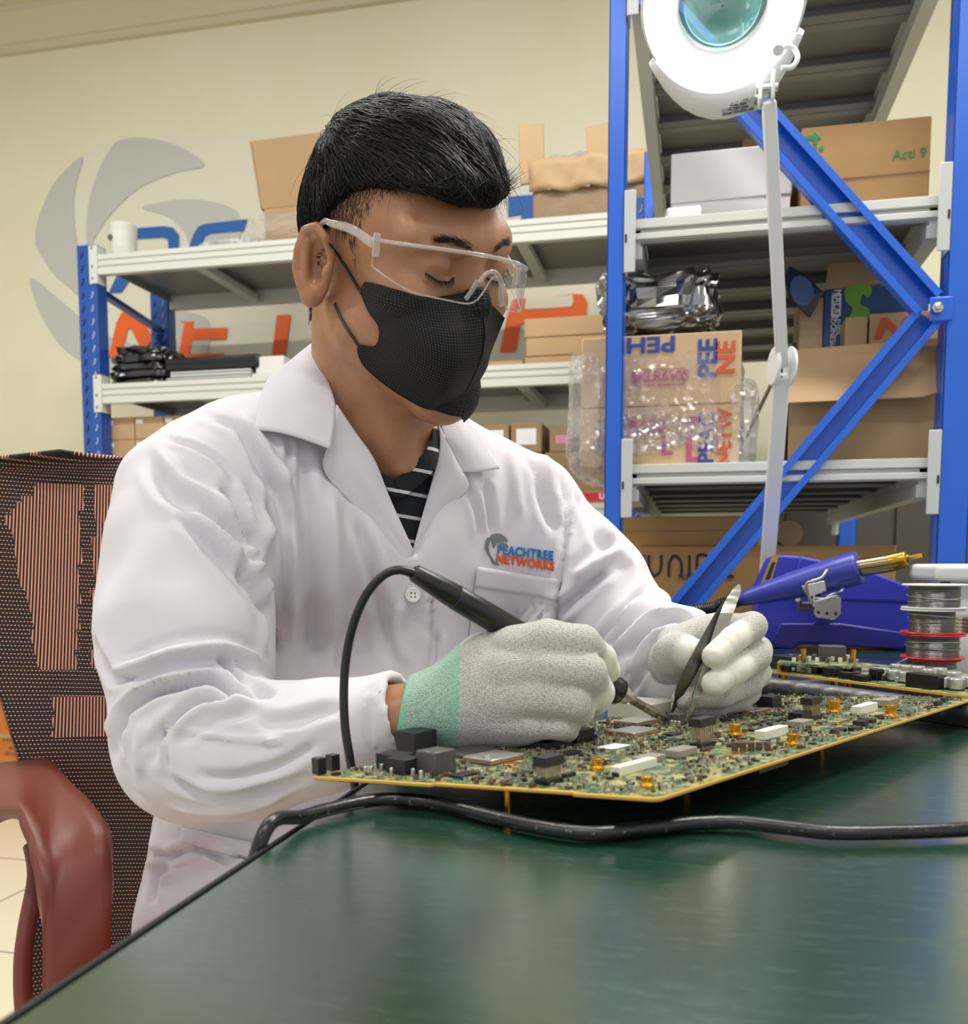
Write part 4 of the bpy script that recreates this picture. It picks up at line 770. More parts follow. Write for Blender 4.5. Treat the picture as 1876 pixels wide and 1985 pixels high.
# ---------------------------------------------------------------- magnifier lamp
lp_ = thing('magnifier_lamp', 'white ring-lit magnifier lamp on a jointed white arm rising beside the blue rack post', 'lamp', hz(1478, 1230, .75)*[1, 1, 0]+[0, 0, .75])
DL = 1.33; DJ = 1.6; Hc = P(1400, 10, 1.30)
simple('lamp_white', '#dfe0e0', .3); e_ = N('lamp_glow', '#ffffff', .4); e_.set('Emission Color', (.93, 1, 1, 1)); e_.set('Emission Strength', 9.0)
nl = -(FW*.62)+UP*(-.75)+RT*(-.18); nl /= np.linalg.norm(nl); lx = RT-nl*(RT@nl); lx /= np.linalg.norm(lx); ly = np.cross(nl, lx)
if ly@UP < 0: ly = -ly; 
tl = math.radians(14); lx, ly = lx*math.cos(tl)+ly*math.sin(tl), ly*math.cos(tl)-lx*math.sin(tl)
def lring(R_, h, ex=1.0): a = np.linspace(0, 2*math.pi, 64, endpoint=False); return Hc+nl*h+np.outer(np.cos(a), lx)*R_+np.outer(np.sin(a), ly)*R_*ex
RO, RI = .112, .062
MB().rings([lring(RO, 0), lring(RO*1.02, -.012), lring(RO*.98, -.03), lring(RO*.85, -.042), lring(RI*1.1, -.042), lring(RI, -.03), lring(RI*.97, 0)], caps=False, closed=True).build('housing', 'lamp_white', lp_, smooth=True)
MB().rings([lring(RO*.97, .001), lring(RO*.93, .007), lring(RI*1.12, .007), lring(RI*1.02, .001)], caps=False, closed=True).build('ring_light', 'lamp_glow', lp_, smooth=True)
gl = N('lens_glass', '#7fc4c0', .03); gl.set('Alpha', .55); gl.set('Specular IOR Level', 1.0); gl.set('Coat Weight', 1.0)
MB().rings([lring(RI, -.012), lring(RI*.8, -.003), lring(RI*.4, .002), lring(.001, .003)], caps=False).build('magnifying_lens', 'lens_glass', lp_, smooth=True)
# lower apron of the head with rating label
dn = -ly; G = []
for i in range(15):
    a = math.radians(-62+124*i/14); rr_ = [(RO*.9, -.002), (RO*1.0, .004), (RO*(1.08+.26*math.cos(a*1.35)**2), -.002), (RO*(1.1+.27*math.cos(a*1.35)**2), -.018), (RO*(1.0+.2*math.cos(a*1.35)**2), -.03), (RO*.9, -.034)]
    G.append([Hc+nl*h+(dn*math.cos(a)+lx*math.sin(a))*r_ for r_, h in rr_])
MB().grid(G).build('apron', 'lamp_white', lp_, smooth=True, solid=.002)
lc = Hc+dn*RO*1.2+nl*.001+lx*.022
lbx = lx; lby = ly
o = MB().add([lc-lbx*.03-lby*.011, lc+lbx*.03-lby*.011, lc+lbx*.03+lby*.011, lc-lbx*.03+lby*.011], [(0, 1, 2, 3)]).build('rating_label', simple('label_grey', '#a5a6a8', .4), lp_, solid=.0006)
for i, s_ in enumerate(('Magnifier Lamp', 'Model: 8066', 'AC 220V 50Hz', 'Power 12W SMD LED')): text(s_, .0048, lc+nl*.0008+lby*(.0075-i*.005)-lbx*.006, -lbx if 0 else lbx, lby, 'ink', o)
text('CE', .008, lc+nl*.0008+lbx*.022, lbx, lby, 'ink', o)
kb = P(1508, 96, 1.25); MB().tube([kb-nl*.02, kb-nl*.004, kb+nl*.004], [.007, .0085, .007], 20).build('switch_knob', 'lamp_white', lp_, bevel=.001)
q = [P(1515, 132, 1.3), P(1535, 130, 1.3), P(1546, 112, 1.3), P(1538, 93, 1.3), P(1520, 90, 1.3)]; MB().tube(q, .0036, 10, smooth=6).build('carry_loop', 'lamp_white', lp_, smooth=True)
# arms
a1, a2, a3 = P(1490, 195, DL), P(1516, 715, DJ), P(1490, 1075, 1.86); a4 = P(1478, 1215, 1.95)
J1 = P(1485, 178, DL)
MB().box((-.011, -.02, -.018), (-.006, .012, .022), None, J1).box((.006, -.02, -.018), (.011, .012, .022), None, J1).build('yoke', 'lamp_white', lp_, bevel=.003)
MB().tube([J1+[-.014, 0, .004], J1+[.016, 0, .004]], .006, 14).build('yoke_bolt', 'steel', lp_); MB().bar(J1+[0, 0, .0], Hc+dn*RO*1.15-nl*.026+lx*.04, .012, .016).build('neck', 'lamp_white', lp_, bevel=.003)
def uarm(p, q, nm, w_=.018):
    x, y, d = frame(q-p, (0, -1, 0)); m_ = MB(); m_.bar(p-y*0, q, w_*1.1, w_, up=(0, -1, 0)); return m_.build(nm, 'lamp_white', lp_, bevel=.003, seg=3)
u = uarm(a1, a2+(a1-a2)*.01, 'upper_arm'); l_ = uarm(a2-(a2-a3)*.03, a4, 'lower_arm', .025)
for par, p, q in ((u, a1, a2), (l_, a2, a3)):
    d = (q-p); MB().bar(p+d*.04-RT*.004-FW*(.0098 if par is u else .0135), q-d*.04-RT*.004-FW*(.0098 if par is u else .0135), .0012, .001, up=(0, -1, 0)).build('groove', 'chip_grey', par)
for sg in (-1, 1):
    c = a2+RT*(.0145*sg)+UP*.004; MB().tube([c-RT*.003, c+RT*.003], [.034, .031] if sg > 0 else [.031, .034], 32).build('joint_disc', 'lamp_white', lp_, bevel=.0015)
MB().tube([a2+RT*.0176, a2+RT*.0205], .005, 12).build('joint_screw', 'steel', lp_, bevel=.0008)
MB().cyl((a4[0], a4[1], .70), (a4[0], a4[1], a4[2]+.02), .014, n=24).box((a4[0]-.03, 1.86, .7505), (a4[0]+.03, a4[1]+.025, .764)).box((a4[0]-.03, 1.86, .70), (a4[0]+.03, a4[1]+.025, .7125)).build('base_clamp', 'lamp_white', lp_, bevel=.002)
# ---------------------------------------------------------------- mesh office chair
n = N('chair_mesh', '#120c0c', .7); uvn = n.new('ShaderNodeUVMap'); sep = n.new('ShaderNodeSeparateXYZ'); n.link(uvn.outputs[0], sep.inputs[0])
U_, V_ = sep.outputs[0], sep.outputs[1]
row = n.math('FLOOR', n.math('MULTIPLY', V_, 1)); 
fu = n.math('FRACT', n.math('ADD', U_, n.math('MULTIPLY', n.math('MODULO', row, 2.0), .5))); fv = n.math('FRACT', V_)
du = n.math('ABSOLUTE', n.math('SUBTRACT', fu, .5)); dv = n.math('ABSOLUTE', n.math('SUBTRACT', fv, .5))
dot = n.math('LESS_THAN', n.math('ADD', n.math('POWER', n.math('MULTIPLY', du, 1.0), 2), n.math('POWER', n.math('MULTIPLY', dv, 1.5), 2)), .06)
fu2 = n.math('ABSOLUTE', n.math('SUBTRACT', n.math('FRACT', U_), .5)); line = n.math('LESS_THAN', fu2, .21)
pan = n.new('ShaderNodeUVMap'); pan.uv_map = 'panel'; sp2 = n.new('ShaderNodeSeparateXYZ'); n.link(pan.outputs[0], sp2.inputs[0])
mask = n.math('GREATER_THAN', sp2.outputs[0], .5)
fac = n.math('ADD', n.math('MULTIPLY', line, mask), n.math('MULTIPLY', dot, n.math('SUBTRACT', 1.0, mask)))
mx = n.new('ShaderNodeMix', data_type='RGBA'); n.link(fac, mx.inputs[0]); mx.inputs[6].default_value = lin('#0d0808'); mx.inputs[7].default_value = lin('#e0957a'); n.col(mx.outputs[2]); n.bump(fac, .5, .001)
simple('maroon_plastic', '#713226', .46, spec=.5); simple('orange_fabric', '#d24a1e', .9)
ch = thing('office_chair', 'maroon office chair with black and orange woven mesh back, occupied by the man', 'chair', (-.62, .9, 0))
# back shell outline in pixels, laid on a plane receding to the left
def cb(x, y): return P(x, y, 1.10-.10*(x-100)/300)
# rows of (y, x_left, x_right)
rowsC = [(884, 150, 330), (889, 60, 360), (905, -18, 372), (960, -45, 380), (1060, -32, 385), (1160, -12, 385), (1260, 20, 385), (1360, 52, 385), (1460, 82, 385), (1560, 102, 385), (1660, 110, 385), (1760, 104, 385), (1860, 92, 385), (1940, 88, 385)]
nr, nc = 84, 44; ys = np.linspace(884, 1940, nr); XL = np.interp(ys, [r_[0] for r_ in rowsC], [r_[1] for r_ in rowsC]); XR = np.interp(ys, [r_[0] for r_ in rowsC], [r_[2] for r_ in rowsC])
G = []; uv = []; pn = []
for i, y in enumerate(ys):
    rw = []
    for j in range(nc):
        s_ = j/(nc-1); x = XL[i]+(XR[i]-XL[i])*s_; yy_ = y+ (6*math.sin((1-s_)*1.2) if i < 3 else 0)
        bend = .045*(1-math.sin(math.pi*min(1, max(0, s_*1.0))*.5))**2; p = cb(x, yy_)-FW*bend-FW*.02*math.sin((y-884)/1056*math.pi)*.5
        rw.append(p); uv.append((x/5.7, -(y-.03*x)/7.6))
        inp = 1 if (y > 940+max(0, 90-x)*1.3 and y < 1300 and x > 22+(y-940)*.23) or (1352 < y < 1420 and x > 128) else 0
        if 165 < x < 190 and y < 1300: inp = 0
        pn.append((inp, 0))
    G.append(rw)
mb = MB().grid(G); o = mb.build('back_mesh', 'chair_mesh', ch, smooth=True, solid=.004, uv=uv)
l = o.data.uv_layers.new(name='panel'); pn = np.array(pn, float); ii = [v_ for f in mb.f for v_ in f]
ll = np.empty(len(o.data.loops), int); o.data.loops.foreach_get('vertex_index', ll); l.data.foreach_set('uv', pn[ll].ravel())
ul = o.data.uv_layers['UVMap']; uva = np.array(uv); ul.data.foreach_set('uv', uva[ll].ravel())
ed = [G[i][0]+FW*.012 for i in range(6, nr, 4)]; MB().tube(ed, .008, 10, smooth=3).build('back_frame', 'maroon_plastic', ch, smooth=True)
# armrest: broad strap coming forward from the back, over, and down to the seat
def strap(rows, nm, th):
    rows = [(np.array(a), np.array(b)) for a, b in rows]; A_ = spline([a for a, b in rows], 8); B_ = spline([b for a, b in rows], 8); G = []
    for a, b in zip(A_, B_): G.append([a+(b-a)*k/6 for k in range(7)])
    return MB().grid(G).build(nm, 'maroon_plastic', ch, smooth=True, solid=th, off=0)
D = lambda x, y, d: P(x, y, d)
arm = strap([(D(-120, 1500, 1.02), D(-60, 1640, .93)), (D(-40, 1492, 1.03), D(-10, 1590, .90)), (D(40, 1484, 1.04), D(35, 1580, .86)), (D(92, 1480, 1.03), D(60, 1622, .83)), (D(135, 1520, .96), D(70, 1665, .81)), (D(185, 1565, .88), D(78, 1720, .80)), (D(209, 1620, .83), D(82, 1800, .80)), (D(218, 1700, .82), D(84, 1880, .80)), (D(213, 1800, .82), D(84, 1960, .80)), (D(200, 1960, .84), D(90, 2100, .81)), (D(200, 2120, .86), D(100, 2260, .83))], 'armrest', .012)
MB().tube([D(62, 1640, 1.0), D(70, 1700, .98), D(52, 1800, .96), D(44, 1880, .95), D(50, 1980, .94), D(80, 2120, .92)], .009, 12, smooth=6).build('arm_support', 'maroon_plastic', ch, smooth=True)
sc = P(270, 1930, .98); sx_, sy_, sz_ = sc[0]+.03, sc[1], P(235, 1790, .97)[2]
G = []
for i in range(13):
    a = i/12*math.pi; 
mbs = MB().box((P(86, 1900, .84)[0], sy_-.20, sz_-.09), (sx_+.26, sy_+.25, sz_)); mbs.build('seat', 'orange_fabric', ch, bevel=.035, seg=5)
MB().cyl((sx_, sy_, .08), (sx_, sy_, sz_-.1), .028, n=20).build('gas_column', 'black_plastic', ch)
for k in range(5):
    a = k*2*math.pi/5+.3; e = np.array([sx_+.27*math.cos(a), sy_+.27*math.sin(a), .075]); MB().bar((sx_, sy_, .1), e, .04, .03).build('base_leg', 'maroon_plastic', ch, bevel=.006)
    MB().cyl(e+[-.012, 0, -.048], e+[.012, 0, -.048], .0265, n=20).build('caster', 'black_plastic', ch, bevel=.003)
# ---------------------------------------------------------------- implicit surface kit
def smin(a, b, k):
    if k <= 0: return np.minimum(a, b)
    h = np.clip(.5+.5*(b-a)/k, 0, 1); return b+(a-b)*h-k*h*(1-h)
def smax(a, b, k): return -smin(-a, -b, k)
def rc(p, a, b, ra, rb):
    """tapered capsule"""
    a = np.asarray(a, float); b = np.asarray(b, float); d = b-a; t = np.clip(((p-a)@d)/(d@d+1e-12), 0, 1)
    return np.linalg.norm(p-a-t[:, None]*d, axis=1)-(ra+(rb-ra)*t)
def ell(p, c, r, R=None):
    q = p-np.asarray(c)
    if R is not None: q = q@np.asarray(R)
    r = np.asarray(r, float); k0 = np.linalg.norm(q/r, axis=1); k1 = np.linalg.norm(q/(r*r), axis=1)+1e-9; return k0*(k0-1)/k1
def chain(p, pts, k=0):
    """pts: list of (xyz, r)"""
    d = None
    for (a, ra), (b, rb) in zip(pts[:-1], pts[1:]):
        e = rc(p, a, b, ra, rb); d = e if d is None else (smin(d, e, k) if k else np.minimum(d, e))
    return d
def nets(f, axes, blk=4, margin=.012):
    X, Y, Zs = axes; n = [len(a) for a in axes]
    n2 = [((k+blk-1)//blk)*blk for k in n]
    axes = [np.concatenate([a, a[-1]+(np.arange(m-len(a))+1)*(a[-1]-a[-2])]) for a, m in zip(axes, n2)]; X, Y, Zs = axes
    bc = [a.reshape(-1, blk).mean(1) for a in axes]; bh = [(a.reshape(-1, blk)[:, -1]-a.reshape(-1, blk)[:, 0])/2+(a[1]-a[0]) for a in axes]
    g = np.stack(np.meshgrid(*bc, indexing='ij'), -1).reshape(-1, 3); hh = np.sqrt(sum(q**2 for q in np.meshgrid(*bh, indexing='ij'))).ravel()
    fc = f(g); near = (np.abs(fc) < hh*1.25+margin)
    V = np.repeat(np.repeat(np.repeat(fc.reshape([len(b) for b in bc]), blk, 0), blk, 1), blk, 2).astype(np.float32)
    nm = np.repeat(np.repeat(np.repeat(near.reshape([len(b) for b in bc]), blk, 0), blk, 1), blk, 2)
    idx = np.argwhere(nm)
    for s in range(0, len(idx), 400000):
        i = idx[s:s+400000]; V[i[:, 0], i[:, 1], i[:, 2]] = f(np.stack([X[i[:, 0]], Y[i[:, 1]], Zs[i[:, 2]]], 1))
    I = V < 0
    c = I[:-1, :-1, :-1].astype(np.int8); s = sum(I[a:I.shape[0]-1+a, b:I.shape[1]-1+b, d:I.shape[2]-1+d].astype(np.int8) for a in (0, 1) for b in (0, 1) for d in (0, 1))
    act = np.argwhere((s > 0) & (s < 8)); vid = -np.ones(s.shape, np.int32); vid[act[:, 0], act[:, 1], act[:, 2]] = np.arange(len(act))
    acc = np.zeros((len(act), 3)); cnt = np.zeros(len(act))
    A = [X, Y, Zs]; corners = [(a, b, d) for a in (0, 1) for b in (0, 1) for d in (0, 1)]
    def val(o): return V[act[:, 0]+o[0], act[:, 1]+o[1], act[:, 2]+o[2]].astype(float)
    def pos(o): return np.stack([A[k][act[:, k]+o[k]] for k in range(3)], 1)
    for a in corners:
        for ax in range(3):
            if a[ax]: continue
            b = list(a); b[ax] = 1; va, vb = val(a), val(b); m = (va < 0) != (vb < 0)
            t = np.where(m, va/(va-vb+1e-20), 0)[:, None]; pp = pos(a)*(1-t)+pos(b)*t; acc += np.where(m[:, None], pp, 0); cnt += m
    v = acc/cnt[:, None]; F = []
    for ax in range(3):
        o1, o2 = [k for k in range(3) if k != ax]
        sl0 = [slice(None)]*3; sl1 = [slice(None)]*3; sl0[ax] = slice(None, -1); sl1[ax] = slice(1, None)
        e = np.argwhere(I[tuple(sl0)] != I[tuple(sl1)]); e = e[(e[:, o1] > 0) & (e[:, o2] > 0) & (e[:, o1] < s.shape[o1]) & (e[:, o2] < s.shape[o2]) & (e[:, ax] < s.shape[ax])]
        def vd(d1, d2): q = e.copy(); q[:, o1] -= d1; q[:, o2] -= d2; return vid[q[:, 0], q[:, 1], q[:, 2]]
        q = np.stack([vd(1, 1), vd(0, 1), vd(0, 0), vd(1, 0)], 1); ins = I[e[:, 0], e[:, 1], e[:, 2]]
        flip = ins if ax != 1 else ~ins; q = np.where(flip[:, None], q, q[:, ::-1]); q = q[(q >= 0).all(1)]; F.append(q)
    return v, np.concatenate(F)
def lap(v, F, it, lam=.5, w=None):
    e = np.concatenate([F[:, [0, 1]], F[:, [1, 2]], F[:, [2, 3]], F[:, [3, 0]]]); e = np.concatenate([e, e[:, ::-1]])
    c = np.bincount(e[:, 0], minlength=len(v)).astype(float)[:, None]
    for _ in range(it):
        s = np.stack([np.bincount(e[:, 0], weights=v[e[:, 1], k], minlength=len(v)) for k in range(3)], 1)/np.maximum(c, 1)
        l_ = lam if w is None else lam*w[:, None]; v = v+(s-v)*l_
    return v
def vnormals(v, F):
    n = np.cross(v[F[:, 2]]-v[F[:, 0]], v[F[:, 3]]-v[F[:, 1]]); o = np.zeros_like(v)
    for k in range(4):
        for a in range(3): o[:, a] += np.bincount(F[:, k], weights=n[:, a], minlength=len(v))
    return o/(np.linalg.norm(o, axis=1)[:, None]+1e-12)
def qmesh(name, v, F, mat, parent, smooth=True):
    base = np.array(parent['_b']) if parent is not None else np.zeros(3)
    me = bpy.data.meshes.new(name); me.vertices.add(len(v)); me.vertices.foreach_set('co', (v-base).astype(np.float32).ravel())
    me.loops.add(len(F)*4); me.loops.foreach_set('vertex_index', F.astype(np.int32).ravel()); me.polygons.add(len(F))
    me.polygons.foreach_set('loop_start', np.arange(0, len(F)*4, 4, dtype=np.int32)); me.update(calc_edges=True); me.validate()
    o = bpy.data.objects.new(name, me); COL.objects.link(o); me.materials.append(MATS[mat])
    if parent is not None: o.parent = parent; o['_b'] = [float(q) for q in base]
    if smooth: me.shade_smooth()
    return o
def bvh_of(v, F): return BVHTree.FromPolygons([tuple(q) for q in v.tolist()], [tuple(q) for q in F.tolist()])
def hitD(b, x, y):
    r = ray(x, y); L = np.linalg.norm(r); h = b.ray_cast(Vector(CAM.tolist()), Vector((r/L).tolist()))
    return None if h[0] is None else h[3]/L
def segdist(px, py, pts):
    """distance of pixel points to a polyline, and position 0..1 along it"""
    pts = np.asarray(pts, float); L = np.concatenate([[0], np.cumsum(np.linalg.norm(np.diff(pts, axis=0), axis=1))]); best = np.full(len(px), 1e9); par = np.zeros(len(px)); side = np.zeros(len(px))
    for i in range(len(pts)-1):
        a = pts[i]; d = pts[i+1]-a; l2 = d@d+1e-9; t = np.clip(((px-a[0])*d[0]+(py-a[1])*d[1])/l2, 0, 1); dx = px-a[0]-t*d[0]; dy = py-a[1]-t*d[1]; q = np.hypot(dx, dy); m = q < best
        best = np.where(m, q, best); par = np.where(m, (L[i]+t*(L[i+1]-L[i]))/L[-1], par); side = np.where(m, np.sign(d[0]*dy-d[1]*dx), side)
    return best, par, side
def coons(top, bottom, left, right, n=20, m=20):
    """patch between four boundary polylines of 3D points (top/bottom run left to right, left/right run top to bottom)"""
    def rs(c, k): c = np.asarray(c, float); L = np.concatenate([[0], np.cumsum(np.linalg.norm(np.diff(c, axis=0), axis=1))]); t = np.linspace(0, L[-1], k); return np.stack([np.interp(t, L, c[:, a]) for a in range(3)], 1)
    T, B, L_, R_ = rs(top, n), rs(bottom, n), rs(left, m), rs(right, m); u = np.linspace(0, 1, n)[None, :, None]; v = np.linspace(0, 1, m)[:, None, None]
    return (1-v)*T[None]+v*B[None]+(1-u)*L_[:, None]+u*R_[:, None]-((1-u)*(1-v)*T[0]+u*(1-v)*T[-1]+(1-u)*v*B[0]+u*v*B[-1])
# ---------------------------------------------------------------- the man
HC = P(777, 531, .854)
def hpose(y, p, r):
    F = np.array([math.cos(y)*math.cos(p), math.sin(y)*math.cos(p), -math.sin(p)]); S = np.cross(F, [0, 0, 1]); S /= np.linalg.norm(S); U = np.cross(S, F)
    return F, S*math.cos(r)+U*math.sin(r), U*math.cos(r)-S*math.sin(r)
hF, hS, hU = hpose(-.511, .382, -.22); HR = np.stack([hF, hS, hU], 1)
def hl(f, s, u): return HC+hF*f+hS*s+hU*u
def loc(p): return (p-HC)@HR
n = N('skin', '#b27a58', .36, Subsurface_Weight=.10, spec=.45); n.set('Subsurface Radius', (.012, .004, .002)); n.set('Subsurface Scale', .6)
co = n.co(); n.col(n.ramp(n.noise(co, 35, 5, .6), [(.3, '#9c6c4d'), (.7, '#b07f5e')])); n.bump(n.noise(co, 900, 2), .15, .0004)
def cloth(name, c1, c2, wsc=900, rough=.8, st=.18):
    n = N(name, c1, rough, Sheen_Weight=.25, spec=.25); co = n.co(); n.col(n.ramp(n.noise(co, 14, 3), [(.3, c1), (.7, c2)]))
    w = n.math('ADD', n.math('ADD', n.wave(co, wsc, 0, 'X'), n.wave(co, wsc, 0, 'Z')), n.math('MULTIPLY', n.noise(co, 60, 4, .6), 3.0)); n.bump(w, st, .0012); return n.m
cloth('coat_cotton', '#d3ced4', '#dad5db')
man = thing('person', 'man in white lab coat, black mask and clear glasses soldering at the green table', 'person', (-.45, .95, 0))
NB = P(735, 880, .965)   # base of neck
def f_head(p):
    q = loc(p)
    d = ell(q, (-.014, 0, .044), (.090, .073, .078))
    d = smin(d, ell(q, (.036, 0, .042), (.060, .065, .058)), .02)
    d = smin(d, ell(q, (.048, 0, -.018), (.046, .058, .07)), .025)
    for s in (-1, 1):
        d = smin(d, rc(q, (.012, s*.050, -.048), (.070, s*.016, -.092), .022, .020), .025)
        d = smin(d, ell(q, (.062, s*.044, -.010), (.028, .022, .020)), .02)
        d = smin(d, rc(q, (.072, s*.050, .042), (.091, s*.014, .042), .009, .010), .02)
        d = smax(d, -ell(q, (.107, s*.033, .023), (.020, .020, .013)), .012)
        d = smin(d, ell(q, (.079, s*.033, .022), (.0155, .0175, .0135)), .004)
        d = smin(d, rc(q, (.0925, s*.024, .010), (.086, s*.045, .013), .0022, .0018), .004)
        d = smin(d, rc(q, (.0945, s*.021, .0345), (.084, s*.049, .035), .004, .003), .006)
    d = smin(d, rc(q, (.072, 0, -.088), (.074, 0, -.096), .024, .020), .02)
    d = smin(d, rc(q, (.090, 0, .034), (.103, 0, -.008), .0070, .0100), .008)
    d = smin(d, rc(q, (.086, .010, -.012), (.086, -.010, -.012), .008, .008), .008)
    d = smin(d, rc(q, (.080, .018, -.052), (.080, -.018, -.052), .011, .011), .012)
    # ears
    for s in (1, -1):
        R = np.array(Matrix.Rotation(math.radians(-20*s), 3, 'Z'))@np.array(Matrix.Rotation(math.radians(8), 3, 'Y'))
        c = np.array((-.014, s*.0845, .004)); e = ell(q, c, (.0175, .0065, .031), R)
        e = smax(e, -ell(q, c+R@np.array((.002, s*.0078, .004)), (.0118, .0135, .021), R), .0015)
        hx_ = [(-.000, .000), (.008, .026), (-.002, .0325), (-.013, .026), (-.0175, .008), (-.0165, -.008), (-.010, -.020)]
        hel = chain(q, [(c+R@np.array((a, s*(.0045 if i else -.004), b)), .0038) for i, (a, b) in enumerate([(.012, .010)]+hx_[1:])])
        e = smin(e, hel, .003); e = smin(e, ell(q, c+R@np.array((-.001, s*.001, -.026)), (.0095, .0065, .010), R), .004)
        e = smin(e, rc(q, c+R@np.array((-.006, s*.003, -.016)), c+R@np.array((-.010, s*.004, .018)), .0032, .0034), .004)
        e = smin(e, ell(q, c+R@np.array((.0125, s*.002, -.002)), (.004, .004, .007), R), .003)
        d = smin(d, e, .005)
    nk = rc(p, hl(-.030, 0, -.02), NB, .056, .060); nk = smin(nk, rc(p, hl(.0, 0, -.05), NB+[.01, -.03, 0], .045, .045), .03)
    nk = smin(nk, rc(p, hl(-.04, .03, -.0), P(690, 840, .945), .025, .04), .03)
    nk = smin(nk, rc(p, hl(-.012, .052, -.03), P(790, 900, .90), .014, .012), .02)
    d = smin(d, nk, .022)
    return d
shR, shL = P(335, 930, .85), P(1035, 975, 1.03)
def f_torso(p, o=0.0):
    d = rc(p, P(480, 1020, .935), P(950, 1060, 1.06), .092+o, .088+o)
    d = smin(d, rc(p, P(360, 960, .87), P(640, 842, .955), .046+o, .050+o), .05)
    d = smin(d, rc(p, P(1020, 1000, 1.04), P(820, 895, 1.0), .045+o, .050+o), .05)
    d = smin(d, rc(p, P(500, 1400, 1.0), P(850, 1400, 1.09), .095+o, .095+o), .06)
    d = smin(d, rc(p, P(495, 1680, 1.02), P(700, 1690, 1.10), .095+o, .10+o), .06)
    return d
wR0, wR1 = P(700, 1400, .705), P(850, 1378, .695); wL0, wL1 = P(1290, 1250, .93), P(1370, 1290, .845)
def f_body(p):
    d = f_torso(p, -.020)
    d = smin(d, chain(p, [(P(370, 1010, .87), .042), (P(380, 1440, .785), .036), (wR0, .027), (wR1, .024)]), .03)
    d = smin(d, chain(p, [(P(1025, 1020, 1.04), .038), (P(1210, 1225, .99), .030), (wL0, .028), (wL1, .023)]), .03)
    hipR, hipL = P(430, 1780, .96), P(640, 1760, 1.08)
    for h, dx in ((hipR, 0), (hipL, .0)):
        kn = h+np.array([.42, -.02, .0]); kn[2] = .54; h = h.copy(); h[2] = max(h[2], .55); an = np.array([kn[0]+.04, kn[1], .09])
        d = smin(d, chain(p, [(h+[.06, 0, -.03], .060), (kn, .050), (an, .038)], .02), .04); d = smin(d, rc(p, an-[0, 0, .035], an+[.09, 0, -.045], .034, .030), .02)
    return smin(d, f_head(p), .03)
def lin_axis(a, b, fa, fb, c, f):
    x = [a]
    while x[-1] < b: x.append(x[-1]+(f if fa < x[-1] < fb else c))
    return np.array(x)
hm = .16
QUICK = False
simple('dark_trousers', '#1d1e24', .85)
def f_tr(p):
    hipR, hipL = P(430, 1780, .96), P(640, 1760, 1.08); d = rc(p, hipR+[.02, .02, -.02], hipL+[.02, -.02, -.02], .075, .075)
    for h in (hipR, hipL):
        kn = h+np.array([.42, -.02, .0]); kn[2] = .54; h = h.copy(); h[2] = .54; an = np.array([kn[0]+.04, kn[1], .09]); d = smin(d, chain(p, [(h+[.05, 0, -.02], .073), (kn, .064), (an, .050)], .02), .03)
    return smax(d, .07-p[:, 2], .003)
tv, tF = nets(f_tr, [np.arange(-.5, .45, .009), np.arange(.6, 1.3, .009), np.arange(.03, .72, .009)], 4, .02); qmesh('trousers', tv, tF, 'dark_trousers', man)
for h_ in (P(430, 1780, .96), P(640, 1760, 1.08)):
    an_ = h_+np.array([.46, -.02, 0]); an_[2] = .05
    def f_sh(p, a=an_): 
        d = smin(smin(rc(p, a+[-.03, 0, .02], a+[-.02, 0, .05], .052, .048), rc(p, a+[0, 0, .0], a+[.13, 0, -.008], .048, .044), .03), rc(p, a+[-.02, 0, -.03], a+[.14, 0, -.03], .046, .046), .01)
        return smax(smax(d, .002-p[:, 2], .003), p[:, 2]-.11, .003)
    sv_, sF_ = nets(f_sh, [np.arange(an_[0]-.12, an_[0]+.25, .006), np.arange(an_[1]-.09, an_[1]+.09, .006), np.arange(-.02, .15, .006)], 4, .02); qmesh('shoe', sv_, sF_, 'chip_black', man)
ax_b = [lin_axis(-.85, .75, HC[0]-.15, HC[0]+.14, .010, .0020), lin_axis(.55, 1.42, HC[1]-.15, HC[1]+.14, .010, .0020), lin_axis(.0, 1.40, HC[2]-.19, HC[2]+.17, .010, .0020)]
bv, bF = nets(f_body, ax_b, 4, .02); bv = lap(bv, bF, 2, .4)
body = qmesh('body', bv, bF, 'skin', man); BB = bvh_of(bv, bF)
